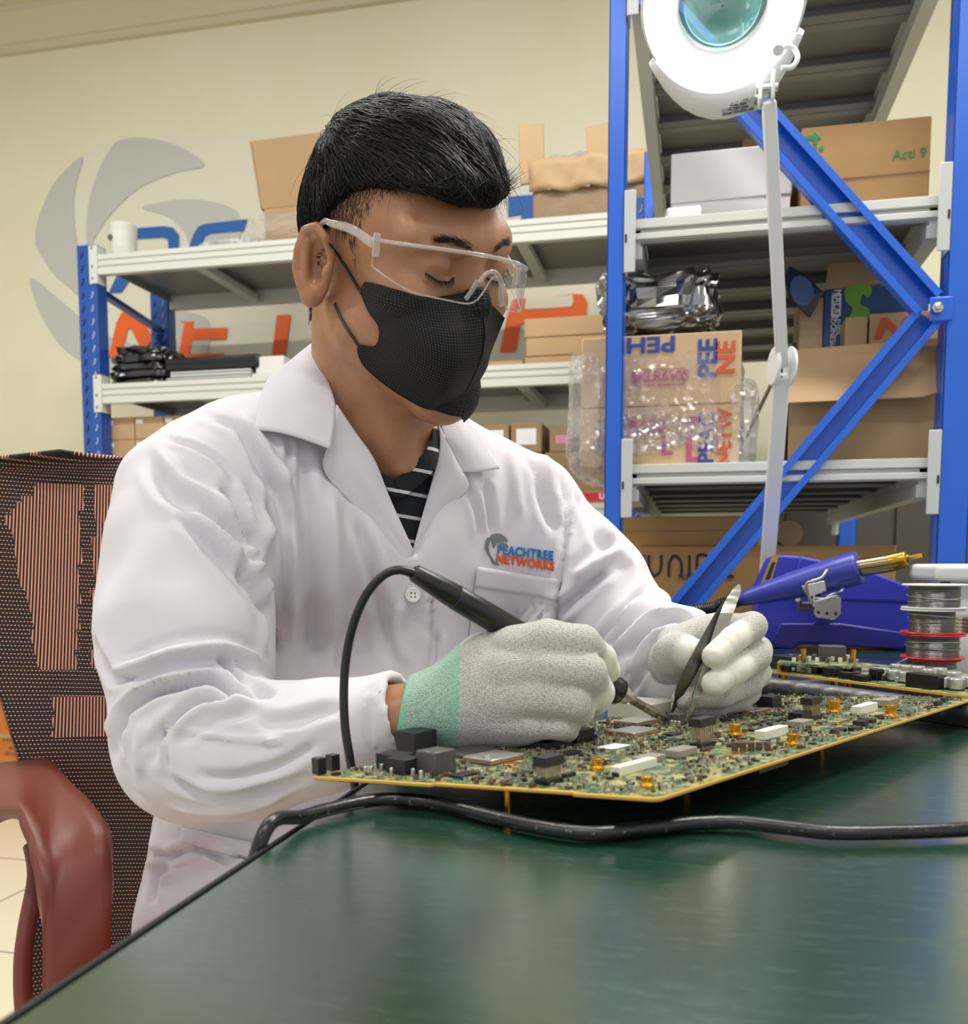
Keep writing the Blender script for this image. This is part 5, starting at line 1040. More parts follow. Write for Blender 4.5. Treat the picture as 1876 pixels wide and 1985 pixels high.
# ---------------------------------------------------------------- lab coat
cuffR = P(786, 1386, .70); dR = P(786, 1386, .70)-P(600, 1440, .725); dR /= np.linalg.norm(dR)
cuffL = P(1399, 1304, .865); dL = cuffL-P(1220, 1210, .98); dL /= np.linalg.norm(dL)
def f_coat(p):
    t = f_torso(p, .012)
    t = smin(t, rc(p, P(410, 1790, .95), P(410, 1790, .95)+np.array([.36, -.03, .02]), .078, .075), .03)
    t = smin(t, rc(p, P(395, 1610, .95), P(410, 1690, .98), .052, .060), .03)
    t = smin(t, rc(p, P(620, 1790, 1.07), P(620, 1790, 1.07)+np.array([.40, -.03, .02]), .085, .075), .05)
    t = smin(t, rc(p, P(830, 1130, .985), P(820, 1500, 1.0), .035, .05), .06)
    ar = chain(p, [(P(362, 985, .855), .060), (P(366, 1090, .84), .068), (P(358, 1230, .81), .070), (P(376, 1430, .775), .064)], .03)
    fa = chain(p, [(P(384, 1448, .775), .062), (P(480, 1448, .755), .055), (P(600, 1432, .73), .042), (cuffR+dR*.02, .032)], .02)
    fa = smax(fa, (p-cuffR)@dR, .001); fa = smax(fa, -rc(p, cuffR-dR*.018, cuffR+dR*.05, .0285, .0285), .0015)
    ar = smin(ar, fa, .015)
    al = chain(p, [(P(1030, 1000, 1.03), .052), (P(1128, 1115, 1.01), .056), (P(1212, 1212, .985), .050)], .03)
    fl = chain(p, [(P(1215, 1220, .98), .050), (P(1250, 1290, .945), .045), (cuffL+dL*.02, .053)], .03); fl = smin(fl, rc(p, P(1225, 1225, .96), P(1320, 1230, .90), .035, .028), .02)
    fl = smax(fl, (p-cuffL)@dL, .001); fl = smax(fl, -rc(p, cuffL-dL*.03, cuffL+dL*.08, .042, .046), .0015)
    al = smin(al, fl, .02)
    d = smin(smin(t, ar, .016), al, .018)
    # neck opening and open front
    op = smin(rc(p, P(742, 700, .91), P(745, 850, .93), .062, .060), chain(p, [(P(748, 850, .90), .052), (P(770, 940, .895), .034), (P(792, 1020, .905), .016), (P(801, 1068, .915), .004)], .02), .02)
    return smax(d, -op, .004)
ax_c = [np.arange(-.86, .42, .0036), np.arange(.52, 1.30, .0036), np.arange(.47, 1.24, .0036)]
cv, cF = nets(f_coat, ax_c, 4, .012); cv = lap(cv, cF, 3, .5)
FOLDS = [  # (pixel polyline, half width px, depth m (valley < 0), depth window)
 ([(303, 839), (373, 866), (426, 899), (452, 939), (466, 972), (471, 1012)], 5, -.0030, (0, 2)),
 ([(293, 889), (320, 946), (360, 972), (406, 999), (449, 1032), (492, 1072)], 17, -.0055, (0, 2)),
 ([(300, 860), (345, 925), (400, 960), (440, 1000)], 12, .0035, (0, 2)),
 ([(433, 939), (449, 972), (469, 1012), (489, 1046), (496, 1069)], 10, -.009, (0, 2)),
 ([(420, 985), (452, 1020), (480, 1055), (490, 1080)], 10, .005, (0, 2)),
 ([(466, 1082), (479, 1112), (499, 1139), (519, 1185), (529, 1225), (531, 1275)], 9, -.013, (0, 2)),
 ([(480, 1065), (495, 1075), (500, 1090), (485, 1105)], 7, .007, (0, 2)),
 ([(346, 992), (366, 1012), (406, 1052), (453, 1105), (492, 1159), (519, 1205)], 15, -.006, (0, 2)),
 ([(360, 975), (410, 1020), (455, 1070), (490, 1120), (510, 1160)], 13, .0045, (0, 2)),
 ([(509, 972), (522, 1039), (527, 1105), (526, 1205)], 8, -.008, (0, 2)), ([(500, 930), (508, 1000), (512, 1060)], 10, .005, (0, 2)),
 ([(536, 906), (556, 972), (566, 1072), (564, 1190), (560, 1280)], 12, .006, (0, 2)), ([(449, 813), (476, 846), (519, 926), (542, 959), (556, 999), (568, 1050)], 14, -.006, (0, 2)),
 ([(470, 810), (505, 860), (540, 910), (560, 950)], 11, .004, (0, 2)), ([(560, 850), (560, 900), (566, 950)], 7, -.005, (0, 2)),
 ([(585, 870), (590, 960), (600, 1060), (605, 1180), (600, 1300)], 16, -.006, (0, 2)), ([(640, 950), (650, 1080), (645, 1200), (640, 1320)], 16, .005, (0, 2)),
 ([(690, 1000), (715, 1080), (733, 1160), (746, 1214), (749, 1290)], 13, -.005, (0, 2)), ([(780, 1160), (775, 1230), (790, 1290)], 12, .003, (0, 2)),
 ([(838, 1108), (838, 1180), (837, 1290)], 4, -.0035, (0, 2)), ([(830, 1110), (829, 1290)], 5, .002, (0, 2)), ([(846, 1230), (850, 1259), (851, 1290)], 7, -.005, (0, 2)),
 ([(313, 829), (326, 810), (359, 790), (386, 776), (426, 778), (459, 763), (509, 755)], 4, -.003, (0, 2)),
 ([(340, 822), (390, 800), (420, 815), (455, 830)], 9, -.003, (0, 2)),
 ([(174, 1241), (207, 1293), (231, 1317), (262, 1308)], 10, -.008, (0, 2)), ([(231, 1300), (272, 1288), (340, 1264), (427, 1255), (480, 1270), (515, 1290)], 13, .008, (0, 2)),
 ([(220, 1470), (245, 1400), (261, 1372), (299, 1344), (340, 1335), (408, 1328), (480, 1347), (520, 1350)], 10, -.011, (0, 2)),
 ([(260, 1355), (310, 1322), (360, 1312), (430, 1305)], 10, .004, (0, 2)),
 ([(290, 1450), (330, 1400), (356, 1380), (395, 1362), (450, 1356)], 9, -.007, (0, 2)), ([(427, 1265), (446, 1301), (480, 1328), (530, 1345)], 8, -.008, (0, 2)),
 ([(330, 1430), (380, 1390), (430, 1370), (500, 1365)], 9, .004, (0, 2)), ([(360, 1440), (420, 1400), (480, 1385)], 7, -.004, (0, 2)),
 ([(205, 1380), (217, 1450), (243, 1514), (275, 1553)], 9, -.004, (0, 2)), ([(256, 1380), (240, 1428), (240, 1476), (258, 1520)], 8, -.005, (0, 2)), ([(282, 1400), (268, 1450), (276, 1500)], 8, .004, (0, 2)),
 ([(307, 1396), (306, 1420), (303, 1444), (296, 1475)], 7, -.008, (0, 2)), ([(352, 1386), (330, 1420), (318, 1460), (330, 1500)], 8, -.004, (0, 2)), ([(358, 1418), (420, 1426), (480, 1434), (560, 1436)], 7, .003, (0, 2)),
 ([(320, 1500), (370, 1530), (430, 1545), (520, 1528), (600, 1508)], 9, -.004, (0, 2)), ([(330, 1560), (400, 1572), (480, 1565), (560, 1535)], 8, .003, (0, 2)), ([(620, 1440), (540, 1485), (450, 1505), (380, 1500)], 11, -.003, (0, 2)), ([(500, 1400), (580, 1395), (660, 1370)], 14, -.003, (0, 2)),
 ([(716, 1322), (713, 1400), (715, 1475)], 3, -.0018, (0, 2)),
 ([(1025, 877), (1040, 910), (1050, 954), (1065, 1000), (1078, 1027)], 12, -.005, (0, 2)), ([(1050, 880), (1068, 930), (1080, 980)], 10, .003, (0, 2)),
 ([(1090, 922), (1100, 971), (1094, 1044), (1082, 1120), (1074, 1190)], 6, -.006, (0, 2)),
 ([(940, 930), (950, 990), (955, 1030)], 9, -.004, (0, 2)), ([(895, 930), (925, 990), (935, 1040)], 8, -.003, (0, 2)), ([(985, 860), (1000, 930), (1010, 1000)], 12, .003, (0, 2)),
 ([(1074, 1195), (1119, 1153), (1160, 1118), (1180, 1100)], 12, -.010, (0, 2)), ([(1110, 1120), (1150, 1092), (1185, 1075), (1200, 1080)], 12, .006, (0, 2)),
 ([(1120, 960), (1150, 1010), (1165, 1060)], 12, -.004, (0, 2)), ([(1165, 1010), (1195, 1060), (1225, 1100)], 12, .004, (0, 2)),
 ([(1255, 1141), (1230, 1165), (1208, 1190), (1171, 1228), (1150, 1260)], 9, -.008, (0, 2)), ([(1313, 1168), (1289, 1156), (1262, 1150), (1235, 1175), (1200, 1215)], 8, .005, (0, 2)),
 ([(1310, 1178), (1269, 1180), (1235, 1202), (1200, 1236), (1171, 1262)], 8, -.007, (0, 2)), ([(1350, 1195), (1300, 1190), (1262, 1198), (1225, 1232), (1190, 1265)], 7, .004, (0, 2)),
 ([(1342, 1200), (1289, 1211), (1240, 1245), (1199, 1285)], 8, -.006, (0, 2)), ([(1300, 1226), (1275, 1262), (1238, 1315), (1222, 1350)], 8, -.006, (0, 2)), ([(1320, 1215), (1270, 1232), (1235, 1280), (1210, 1310)], 7, .004, (0, 2)),
 ([(355, 1610), (400, 1628), (470, 1655), (500, 1665)], 6, -.006, (0, 2)), ([(300, 1700), (330, 1665), (380, 1645), (440, 1668)], 8, -.006, (0, 2)), ([(300, 1750), (305, 1700), (340, 1680)], 6, -.004, (0, 2)), ([(270, 1640), (310, 1660), (350, 1650)], 8, -.006, (0, 2)), ([(285, 1600), (300, 1650), (290, 1690)], 9, .004, (0, 2)),
]
nv = vnormals(cv, cF); pr_ = pj(cv); vd = cv-CAM; vd /= np.linalg.norm(vd, axis=1)[:, None]; face = np.clip(-(nv*vd).sum(1)*1.8, 0, 1)
CB0 = bvh_of(cv, cF)
front = np.where(face > .02)[0]; vis = np.zeros(len(cv))
for i in front:
    x, y, d = pr_[i]
    if -50 < x < 1926 and y < 2050:
        h = hitD(CB0, x, y); vis[i] = 1 if (h is None or d < h+.03) else 0
disp = np.zeros(len(cv))
for pts, w_, dep, _ in FOLDS:
    q = spline(np.c_[np.array(pts, float), np.zeros(len(pts))], 4)[:, :2]; d_, t_, s_ = segdist(pr_[:, 0], pr_[:, 1], q)
    w_ = w_*.85; disp += 1.75*dep*(np.exp(-(d_/w_)**2)-.38*np.exp(-((d_/w_-1.9)/1.0)**2))*np.clip(np.sin(np.clip(t_, 0, 1)*math.pi)*2.2+.12, 0, 1)
dn = lap((disp*face*vis)[:, None]*np.ones(3), cF, 1, .4)[:, 0]
# low soft drape everywhere
rr = np.random.default_rng(5); amb = np.zeros(len(cv))
for k in range(10):
    kd = rr.normal(size=3)*[1, 1, .45]; kd /= np.linalg.norm(kd); amb += np.sin(cv@kd*(35+14*k)+rr.uniform(0, 6.3)+1.5*np.sin(cv@rr.normal(size=3)*22))*.0010/(1+k*.25)
cv = cv+nv*(dn+amb)[:, None]; cv = lap(cv, cF, 1, .25)
coat = qmesh('lab_coat', cv, cF, 'coat_cotton', man); CB = bvh_of(cv, cF)
def onc(x, y, off=.002, dflt=.93):
    d = hitD(CB, x, y); d = dflt if d is None else d; r = ray(x, y); return CAM+r*d-r/np.linalg.norm(r)*off
# collar leaves and lapels
def pl3(L): return [P(*q) for q in L]
def sheet(name, top, bottom, left, right, par, mat='coat_cotton', th=.0018, bulge=0, n=26, m=26, k=3, sub=0, wrinkle=.0008):
    c = [spline(pl3(q) if len(q) > 2 else pl3([q[0], tuple((np.array(q[0])+q[1])/2), q[1]]), k) for q in (top, bottom, left, right)]
    G = coons(*c, n=n, m=m); u = np.linspace(0, 1, n)[None, :, None]; v = np.linspace(0, 1, m)[:, None, None]
    G = G-FW*(bulge*np.sin(math.pi*u)*np.sin(math.pi*v)); G = G-FW*(wrinkle*np.sin(u*9+v*5)*np.sin(v*7-u*3)*np.sin(math.pi*u)*np.sin(math.pi*v))
    return MB().grid(G).build(name, mat, par, smooth=True, solid=th)
def cd(x, y, off=.006, dflt=.93):
    d = hitD(CB, x, y); d = dflt if d is None else d; return (x, y, d-off)
colr = sheet('collar', [(588, 716, .905), (592, 680, .915), (612, 662, .91), (628, 664, .90)], [(492, 833, .838), (540, 838, .838), (590, 852, .84), (640, 871, .845)],
      [(588, 716, .905), (545, 715, .885), (512, 750, .865), (492, 833, .838)], [(628, 664, .90), (622, 706, .885), (650, 784, .862), (640, 871, .845)], coat, bulge=.006)
lapr = sheet('lapel', [(640, 862, .852), (647, 820, .856), (652, 784, .86)], [(792, 1092, .912), (798, 1082, .912), (802, 1068, .91)],
      [(640, 862, .852), (627, 914, .862), (690, 985, .882), (750, 1050, .90), (792, 1092, .912)], [(652, 784, .86), (690, 840, .868), (726, 892, .876), (758, 972, .89), (802, 1068, .91)], coat, bulge=.003)
sheet('collar_stand', [(612, 662, .925), (622, 668, .93), (632, 690, .94)], [(650, 790, .880), (655, 800, .885), (662, 810, .89)], [(612, 662, .925), (618, 720, .905), (650, 790, .880)], [(632, 690, .94), (640, 740, .92), (662, 810, .89)], coat)
coll = sheet('collar', [(850, 806, .925), (868, 792, .935), (888, 797, .95)], [(889, 914, .925), (925, 915, .93), (968, 908, .945)],
      [(850, 806, .925), (862, 850, .915), (880, 885, .92), (889, 914, .925)], [(888, 797, .95), (915, 825, .95), (945, 870, .948), (968, 908, .945)], coat, bulge=.004)
lapl = sheet('lapel', [(850, 822, .915), (868, 860, .916), (886, 904, .922)], [(798, 1074, .918), (802, 1078, .918), (806, 1074, .92)],
      [(850, 822, .915), (852, 870, .912), (838, 930, .91), (815, 1010, .912), (798, 1074, .918)], [(886, 904, .922), (909, 944, .93), (870, 985, .93), (835, 1040, .925), (806, 1074, .92)], coat, bulge=.003)
# pocket, button, embroidery
def patch(name, a, b, c, d, off, n=18, m=14, mat='coat_cotton', th=.0012, par=None):
    G = [[onc(*((1-v)*((1-u)*np.array(a)+u*np.array(b))+v*((1-u)*np.array(d)+u*np.array(c))), off) for u in np.linspace(0, 1, n)] for v in np.linspace(0, 1, m)]
    G = np.array(G); 
    for _ in range(3): G[1:-1, 1:-1] = (G[:-2, 1:-1]+G[2:, 1:-1]+G[1:-1, :-2]+G[1:-1, 2:])/4
    return MB().grid(G).build(name, mat, par or coat, smooth=True, solid=th)
pk = patch('chest_pocket', (926, 1098), (1086, 1124), (1062, 1330), (900, 1320), .0035)
patch('pocket_hem', (926, 1099), (1086, 1125), (1080, 1163), (921, 1138), .0055, par=pk, m=6)
patch('side_pocket_flap', (352, 1604), (520, 1640), (505, 1672), (346, 1632), .004, n=14, m=6)
bc_ = onc(800, 1153, .001); bn = CAM-bc_; bn /= np.linalg.norm(bn); bn = bn+hF*.2; bn /= np.linalg.norm(bn)
bt = MB().lathe([(0, 0), (.0072, 0), (.0078, .001), (.0078, .0018), (.0068, .0026), (.0058, .0020), (0, .0018)], bc_+bn*.0012, bn, 32).build('button', 'white_plastic', coat, smooth=True)
bx, by, _ = frame(bn)
for i, j in ((1, 1), (1, -1), (-1, 1), (-1, -1)): c = bc_+bn*.0031+bx*i*.0018+by*j*.0018; MB().cyl(c-bn*.0006, c+bn*.0003, .0009, n=10).build('button_hole', 'ink_grey', bt)
simple('thread_blue', '#1f74b8', .6); simple('thread_orange', '#e0571f', .6); simple('thread_grey', '#6f7073', .6)
def decal(txt, size, cx, cy, ux, uy, mat, **kw):
    """embroidered lettering laid on the coat; ux, uy = pixel vectors of one em right / up"""
    me = text_mesh(txt, 1.0, ext=0, **kw); a = np.array([v.co[:2] for v in me.vertices]); fs = [tuple(p.vertices) for p in me.polygons]; bpy.data.meshes.remove(me)
    dd = np.median([hitD(CB, cx+ux[0]*t, cy+ux[1]*t) or .95 for t in (-2, -1, 0, 1, 2)])
    v = []
    for x, y in a*size:
        X, Y_ = cx+ux[0]*x+uy[0]*y, cy+ux[1]*x+uy[1]*y; v.append(onc(X, Y_, .0016, dd))
    m = MB().add(v, fs); return m.build('embroidery', mat, coat, solid=.0008)
decal('PEACHTREE', 1, 1018, 1072, (18.5, 2.2), (1.5, -24), 'thread_blue', bold=.035, spacing=1.12); decal('NETWORKS', 1, 1018, 1091, (19.5, 2.6), (1.5, -24), 'thread_orange', bold=.035, spacing=1.08)
for L in ([(952, 1037), (966, 1034), (978, 1040), (984, 1050), (972, 1050), (962, 1054), (957, 1062), (954, 1050)], [(946, 1042), (950, 1045), (947, 1060), (950, 1075), (957, 1085), (948, 1078), (942, 1066), (941, 1052)], [(950, 1078), (958, 1088), (968, 1094), (962, 1096), (954, 1090)], [(966, 1056), (976, 1052), (984, 1058), (982, 1066), (976, 1066), (974, 1060)]):
    q = spline(np.c_[np.array(L, float), np.zeros(len(L))], 4, True); MB().add([onc(x, y, .0016) for x, y, _ in q], [tuple(range(len(q)))]).build('embroidery', 'thread_grey', coat, solid=.0008)
# ---------------------------------------------------------------- striped polo shirt
n = N('polo_cloth', '#10131c', .85); co = n.co(); 
tc_ = n.new('ShaderNodeTexCoord'); sp_ = n.new('ShaderNodeSeparateXYZ'); n.link(tc_.outputs['Object'], sp_.inputs[0])
zz_ = n.math('ADD', sp_.outputs[2], n.math('MULTIPLY', sp_.outputs[0], .18)); st_ = n.math('LESS_THAN', n.math('FRACT', n.math('MULTIPLY', zz_, 43)), .14)
mx = n.new('ShaderNodeMix', data_type='RGBA'); n.link(st_, mx.inputs[0]); mx.inputs[6].default_value = lin('#10131c'); mx.inputs[7].default_value = lin('#c9c9c4'); n.col(mx.outputs[2]); n.bump(n.noise(co, 700, 2), .3, .001)
def f_polo(p):
    d = smin(f_torso(p, .002), rc(p, NB+[0, 0, -.03], NB+[0, 0, .0], .07, .066), .03); d = smax(d, ell(p, P(770, 940, .95), (.10, .10, .13)), .01)
    op = smin(rc(p, P(742, 700, .91), P(742, 840, .925), .062, .058), chain(p, [(P(742, 840, .905), .050), (P(755, 890, .90), .030), (P(764, 938, .905), .006)], .02), .015)
    d = smax(d, -op, .003); return smax(d, -(p[:, 2]-.72), .002)
pv, pF = nets(f_polo, [np.arange(-.5, .25, .006), np.arange(.7, 1.25, .006), np.arange(.7, 1.2, .006)], 4, .015); pv = lap(pv, pF, 2)
polo = qmesh('polo_shirt', pv, pF, 'polo_cloth', man)
sheet('polo_collar', [(836, 808, .925), (843, 806, .93), (850, 812, .94)], [(764, 932, .893), (772, 955, .892), (782, 965, .893)], [(836, 808, .925), (838, 850, .905), (812, 890, .895), (764, 932, .893)], [(850, 812, .94), (850, 872, .915), (838, 915, .90), (782, 965, .893)], polo, 'polo_cloth', bulge=.003)
sheet('polo_collar', [(728, 905, .885), (740, 918, .886), (760, 928, .89)], [(762, 962, .892), (770, 962, .892), (778, 965, .893)], [(728, 905, .885), (745, 940, .888), (762, 962, .892)], [(760, 928, .89), (768, 945, .892), (778, 965, .893)], polo, 'polo_cloth')
# ---------------------------------------------------------------- hair
simple('hair', '#0c0a0b', .5, spec=.35); simple('stubble', '#1c1210', .6); simple('lash', '#120c0b', .5)
hlF = [-.13, -.09, -.06, -.035, -.012, .01, .035, .06, .085, .10, .13]; hlU = [-.07, -.055, -.030, .008, .050, .066, .074, .078, .075, .066, .05]
def f_hair(p):
    q = loc(p); d = ell(q, (-.012, 0, .040), (.097, .079, .084)); d = smin(d, ell(q, (-.014, .006, .082), (.066, .058, .056)), .02)
    d = smin(d, ell(q, (.066, .012, .080), (.038, .052, .018)), .015); d = smin(d, ell(q, (.030, -.002, .086), (.056, .060, .052)), .02)
    d = d+.0018*np.sin(q[:, 1]*180+q[:, 0]*60)*np.sin(q[:, 0]*90)
    cut = np.interp(q[:, 0], hlF, hlU)-q[:, 2]+.012*np.clip((-q[:, 1]-.02)/.05, 0, 1)
    d = smax(d, cut, .008)
    return smax(d, -ell(np.abs(q)*[0, 1, 0]+q*[1, 0, 1], (-.010, .086, .000), (.026, .020, .040)), .004)
hx0 = HC-.17; hv, hFc = nets(f_hair, [np.arange(a-.16, a+.15, .0035) for a in HC[:2]]+[np.arange(HC[2]-.12, HC[2]+.2, .0035)], 4, .015); hv = lap(hv, hFc, 2)
hair = qmesh('hair', hv, hFc, 'hair', man); HB = bvh_of(hv, hFc); hn = vnormals(hv, hFc)
def strands(roots, tang, nrm, length, rad, segs=6, lift=.001, curl=.0, drop=.0, seed=0, surf=None):
    r = np.random.default_rng(seed); n_ = len(roots); P_ = [roots]; d = tang.copy(); L = length[:, None]/segs; p = roots.copy()
    for s in range(segs):
        p = p+d*L; d = d-nrm*curl-np.outer(np.full(n_, drop), hU); d /= np.linalg.norm(d, axis=1)[:, None]
        if surf is not None:
            for i in range(n_):
                h = surf.find_nearest(Vector(p[i].tolist()))
                if h[0] is not None:
                    hp = np.array(h[0]); nn_ = np.array(h[1]); k = (p[i]-hp)@nn_; p[i] = hp+nn_*(lift[i] if np.ndim(lift) else lift); nrm[i] = nn_; d[i] = d[i]-nn_*(d[i]@nn_); d[i] /= np.linalg.norm(d[i])+1e-9
        P_.append(p.copy())
    P_ = np.array(P_)  # segs+1,n,3
    V = []; 
    for s in range(segs+1):
        w = rad*(1-.85*s/segs); t = P_[min(s+1, segs)]-P_[max(s-1, 0)]; t /= np.linalg.norm(t, axis=1)[:, None]+1e-9; b = np.cross(t, nrm); b /= np.linalg.norm(b, axis=1)[:, None]+1e-9; c = np.cross(b, t)
        for k in range(3): a = 2*math.pi*k/3; V.append(P_[s]+b*(math.cos(a)*w)+c*(math.sin(a)*w))
    V = np.array(V).transpose(1, 0, 2).reshape(-1, 3); st = (segs+1)*3; base = (np.arange(n_)*st)[:, None, None]
    pat = np.array([[s*3+k, s*3+(k+1) % 3, (s+1)*3+(k+1) % 3, (s+1)*3+k] for s in range(segs) for k in range(3)])[None]
    return V, (base+pat).reshape(-1, 4)
def flow(q, nrm, r, jit=.18):
    """combing direction in world space for local points q"""
    crown = np.array([-.055, 0, .12]); v = q-crown; v[:, 2] -= .02; v /= np.linalg.norm(v, axis=1)[:, None]
    top = np.clip((q[:, 2]-.075)/.035, 0, 1)[:, None]; v = v*(1-top*.6)+np.array([.75, -.42, -.05])*top+np.array([.25, 0, -.35])*(1-top); v += r.normal(size=v.shape)*jit
    w = v@HR.T; w = w-nrm*(w*nrm).sum(1)[:, None]; return w/np.linalg.norm(w, axis=1)[:, None]
r = np.random.default_rng(9); idx = r.choice(len(hv), 9500, replace=False); rt_ = hv[idx]; nr_ = hn[idx].copy(); q = loc(rt_)
ok = (q[:, 2] > np.interp(q[:, 0], hlF, hlU)-.0) ; rt_, nr_, q = rt_[ok], nr_[ok], q[ok]
ln = np.where(q[:, 2] > .07, r.uniform(.030, .055, len(q)), r.uniform(.012, .026, len(q)))
V, Fs = strands(rt_-nr_*.001, flow(q, nr_, r), nr_, ln, .00055, 5, lift=r.uniform(.0005, .0035, len(q)), surf=HB)
qmesh('hair_strands', V, Fs, 'hair', hair)
idx = r.choice(len(hv), 260, replace=False); rt_ = hv[idx]; nr_ = hn[idx].copy(); q = loc(rt_); ok = q[:, 2] > .08; rt_, nr_, q = rt_[ok], nr_[ok], q[ok]
V, Fs = strands(rt_, (lambda w: w/np.linalg.norm(w, axis=1)[:, None])(flow(q, nr_, r, .5)+nr_*.55), nr_, r.uniform(.02, .045, len(q)), .00022, 6, curl=.12); qmesh('flyaway_hairs', V, Fs, 'hair', hair)
# loose ends hanging over the hairline
q = loc(hv); e_ = np.abs(q[:, 2]-np.interp(q[:, 0], hlF, hlU)); ii = np.where((e_ < .014) & (q[:, 0] > -.03))[0]; ii = r.choice(ii, min(2200, len(ii)), replace=False); rt_ = hv[ii]; nr_ = hn[ii].copy(); ql_ = loc(rt_)
fr_ = np.clip(ql_[:, 0]/.06, 0, 1)[:, None]; w = (np.array([.35, 0, -.8])*(1-fr_)+np.array([.25, -.75, -.45])*fr_)@HR.T+r.normal(size=(len(ii), 3))*.22; w = w-nr_*(w*nr_).sum(1)[:, None]; w /= np.linalg.norm(w, axis=1)[:, None]
V, Fs = strands(rt_-nr_*.001, w, nr_, r.uniform(.008, .019, len(ii))+fr_[:, 0]*np.clip(-ql_[:, 1]/.05, 0, 1)*.012, .0004, 4, curl=.10); qmesh('fringe_strands', V, Fs, 'hair', hair)
# short faded sides
bn_ = vnormals(bv, bF); ql = loc(bv); up_ = np.interp(ql[:, 0], hlF, hlU); low = np.interp(ql[:, 0], [-.1, -.06, -.03, -.01, .012, .03, .045, .06], [-.07, -.05, -.012, .034, .005, .045, .066, .078])
m_ = (np.abs(ql[:, 1]) > .035) & (ql[:, 2] < up_+.01) & (ql[:, 2] > low) & (ql[:, 0] < .062) & (ql[:, 0] > -.12) & (np.abs(ql[:, 1]) < .078) & ~((ql[:, 0] < .012) & (ql[:, 2] < .034) & (ql[:, 0] > -.035))
ii = np.where(m_)[0]; wgt = np.clip((ql[ii, 2]-low[ii])/(up_[ii]-low[ii]+1e-3), .12, 1)**1.1; ii = ii[r.random(len(ii)) < wgt]; ii = r.choice(ii, min(len(ii), 11000), replace=False)
nr_ = bn_[ii].copy(); w = np.tile(np.array([.35, 0, -.9])@HR.T, (len(ii), 1))+r.normal(size=(len(ii), 3))*.3; w = w-nr_*(w*nr_).sum(1)[:, None]; w = w/np.linalg.norm(w, axis=1)[:, None]+nr_*.35
V, Fs = strands(bv[ii], w, nr_, r.uniform(.005, .011, len(ii)), .00027, 2); qmesh('faded_side_hair', V, Fs, 'stubble', hair)
# brows and lashes
for s in (1, -1):
    k = 240; t = r.random(k); base = np.array([.110-.016*t**1.5, 0*t, .036+.006*np.sin(t*2.6)]).T if 0 else np.stack([.125+0*t, s*(.011+.047*t), .0375+.0050*np.sin(t*2.4)+r.normal(size=k)*.0019*(1-.5*t)], 1)
    rts = []; nrs = []; 
    for b_ in base:
        o_ = Vector((HC+HR@b_).tolist()); h = BB.ray_cast(o_, Vector((-hF+hS*(-s)*(.45*(b_[1]*s-.012)/.042)).tolist()))
        if h[0]: rts.append(np.array(h[0])); nrs.append(np.array(h[1]))
    rts, nrs = np.array(rts), np.array(nrs); w = np.tile(hS*s*.9+hU*.25, (len(rts), 1))+r.normal(size=rts.shape)*.22; w = w-nrs*(w*nrs).sum(1)[:, None]; w = w/np.linalg.norm(w, axis=1)[:, None]+nrs*.12
    V, Fs = strands(rts, w, nrs, r.uniform(.006, .009, len(rts)), .00016, 3); qmesh('eyebrow', V, Fs, 'lash', man)
    lid = []
    for t in np.linspace(0, 1, 14):
        b_ = np.array([.125, s*(.020+.027*t), .0130-.0045*math.sin(t*math.pi)+.003*t]); h = BB.ray_cast(Vector((HC+HR@b_).tolist()), Vector((-hF).tolist()))
        if h[0]: lid.append(np.array(h[0])+hF*.0004)
    if len(lid) > 3:
        ey = MB().tube(lid, .0008, 6).build('eyelash', 'lash', man, smooth=True)
        L_ = np.array(lid)[np.repeat(np.arange(len(lid)), 4)]+r.normal(size=(len(lid)*4, 3))*.0006; V, Fs = strands(L_, (lambda w: w/np.linalg.norm(w, axis=1)[:, None])(np.tile(hF*.8-hU*.7+hS*s*.15, (len(L_), 1))+r.normal(size=L_.shape)*.12), np.tile(hU, (len(L_), 1)), r.uniform(.005, .008, len(L_)), .00022, 3, curl=-.08); qmesh('lash_hairs', V, Fs, 'lash', ey)
# ---------------------------------------------------------------- face mask
n = N('mask_fabric', '#0b0b0c', .62, spec=.3); uvn = n.new('ShaderNodeUVMap'); v = n.new('ShaderNodeTexVoronoi'); v.inputs['Scale'].default_value = 44; v.inputs['Randomness'].default_value = 0.0
n.link(uvn.outputs[0], v.inputs['Vector']); dots = n.ramp(v.outputs['Distance'], [(.22, 1.), (.36, 0.)]); n.col(n.ramp(v.outputs['Distance'], [(.18, '#37373a'), (.3, '#060607')])); n.bump(dots, .4, .0012)
def mid(x, y, s=0):
    r_ = ray(x, y); o_ = HC+hS*s; return CAM+r_*(((o_-CAM)@hS)/(r_@hS))
def chk(x, y, off=.003):
    d = hitD(BB, x, y); r_ = ray(x, y); return CAM+r_*(d if d else .80)-r_/np.linalg.norm(r_)*off
mk = None
seam = [mid(*q) for q in ((921, 560), (934, 601), (939, 636), (937, 665), (932, 692), (920, 724), (898, 766), (877, 791))]
topn = [chk(712, 546), chk(740, 553), chk(771, 562), chk(824, 576, .004), chk(877, 572, .005), seam[0]]
leftn = [chk(712, 546), chk(703, 558), chk(705, 576), chk(715, 597), chk(733, 625), chk(736, 650), chk(726, 671), chk(696, 668), chk(694, 682)]
botn = [chk(694, 682), chk(708, 710), chk(757, 752, .004), chk(807, 784, .004), chk(839, 794, .004), seam[-1]]
farS = -.040
def far(x, y, s): return mid(x, y, s)
topf = [seam[0], mid(950, 588, -.016), mid(978, 616, -.036)]; rightf = [mid(978, 616, -.036), mid(951, 682, -.040), mid(941, 717, -.040), mid(913, 759, -.03), mid(884, 796, -.012)]
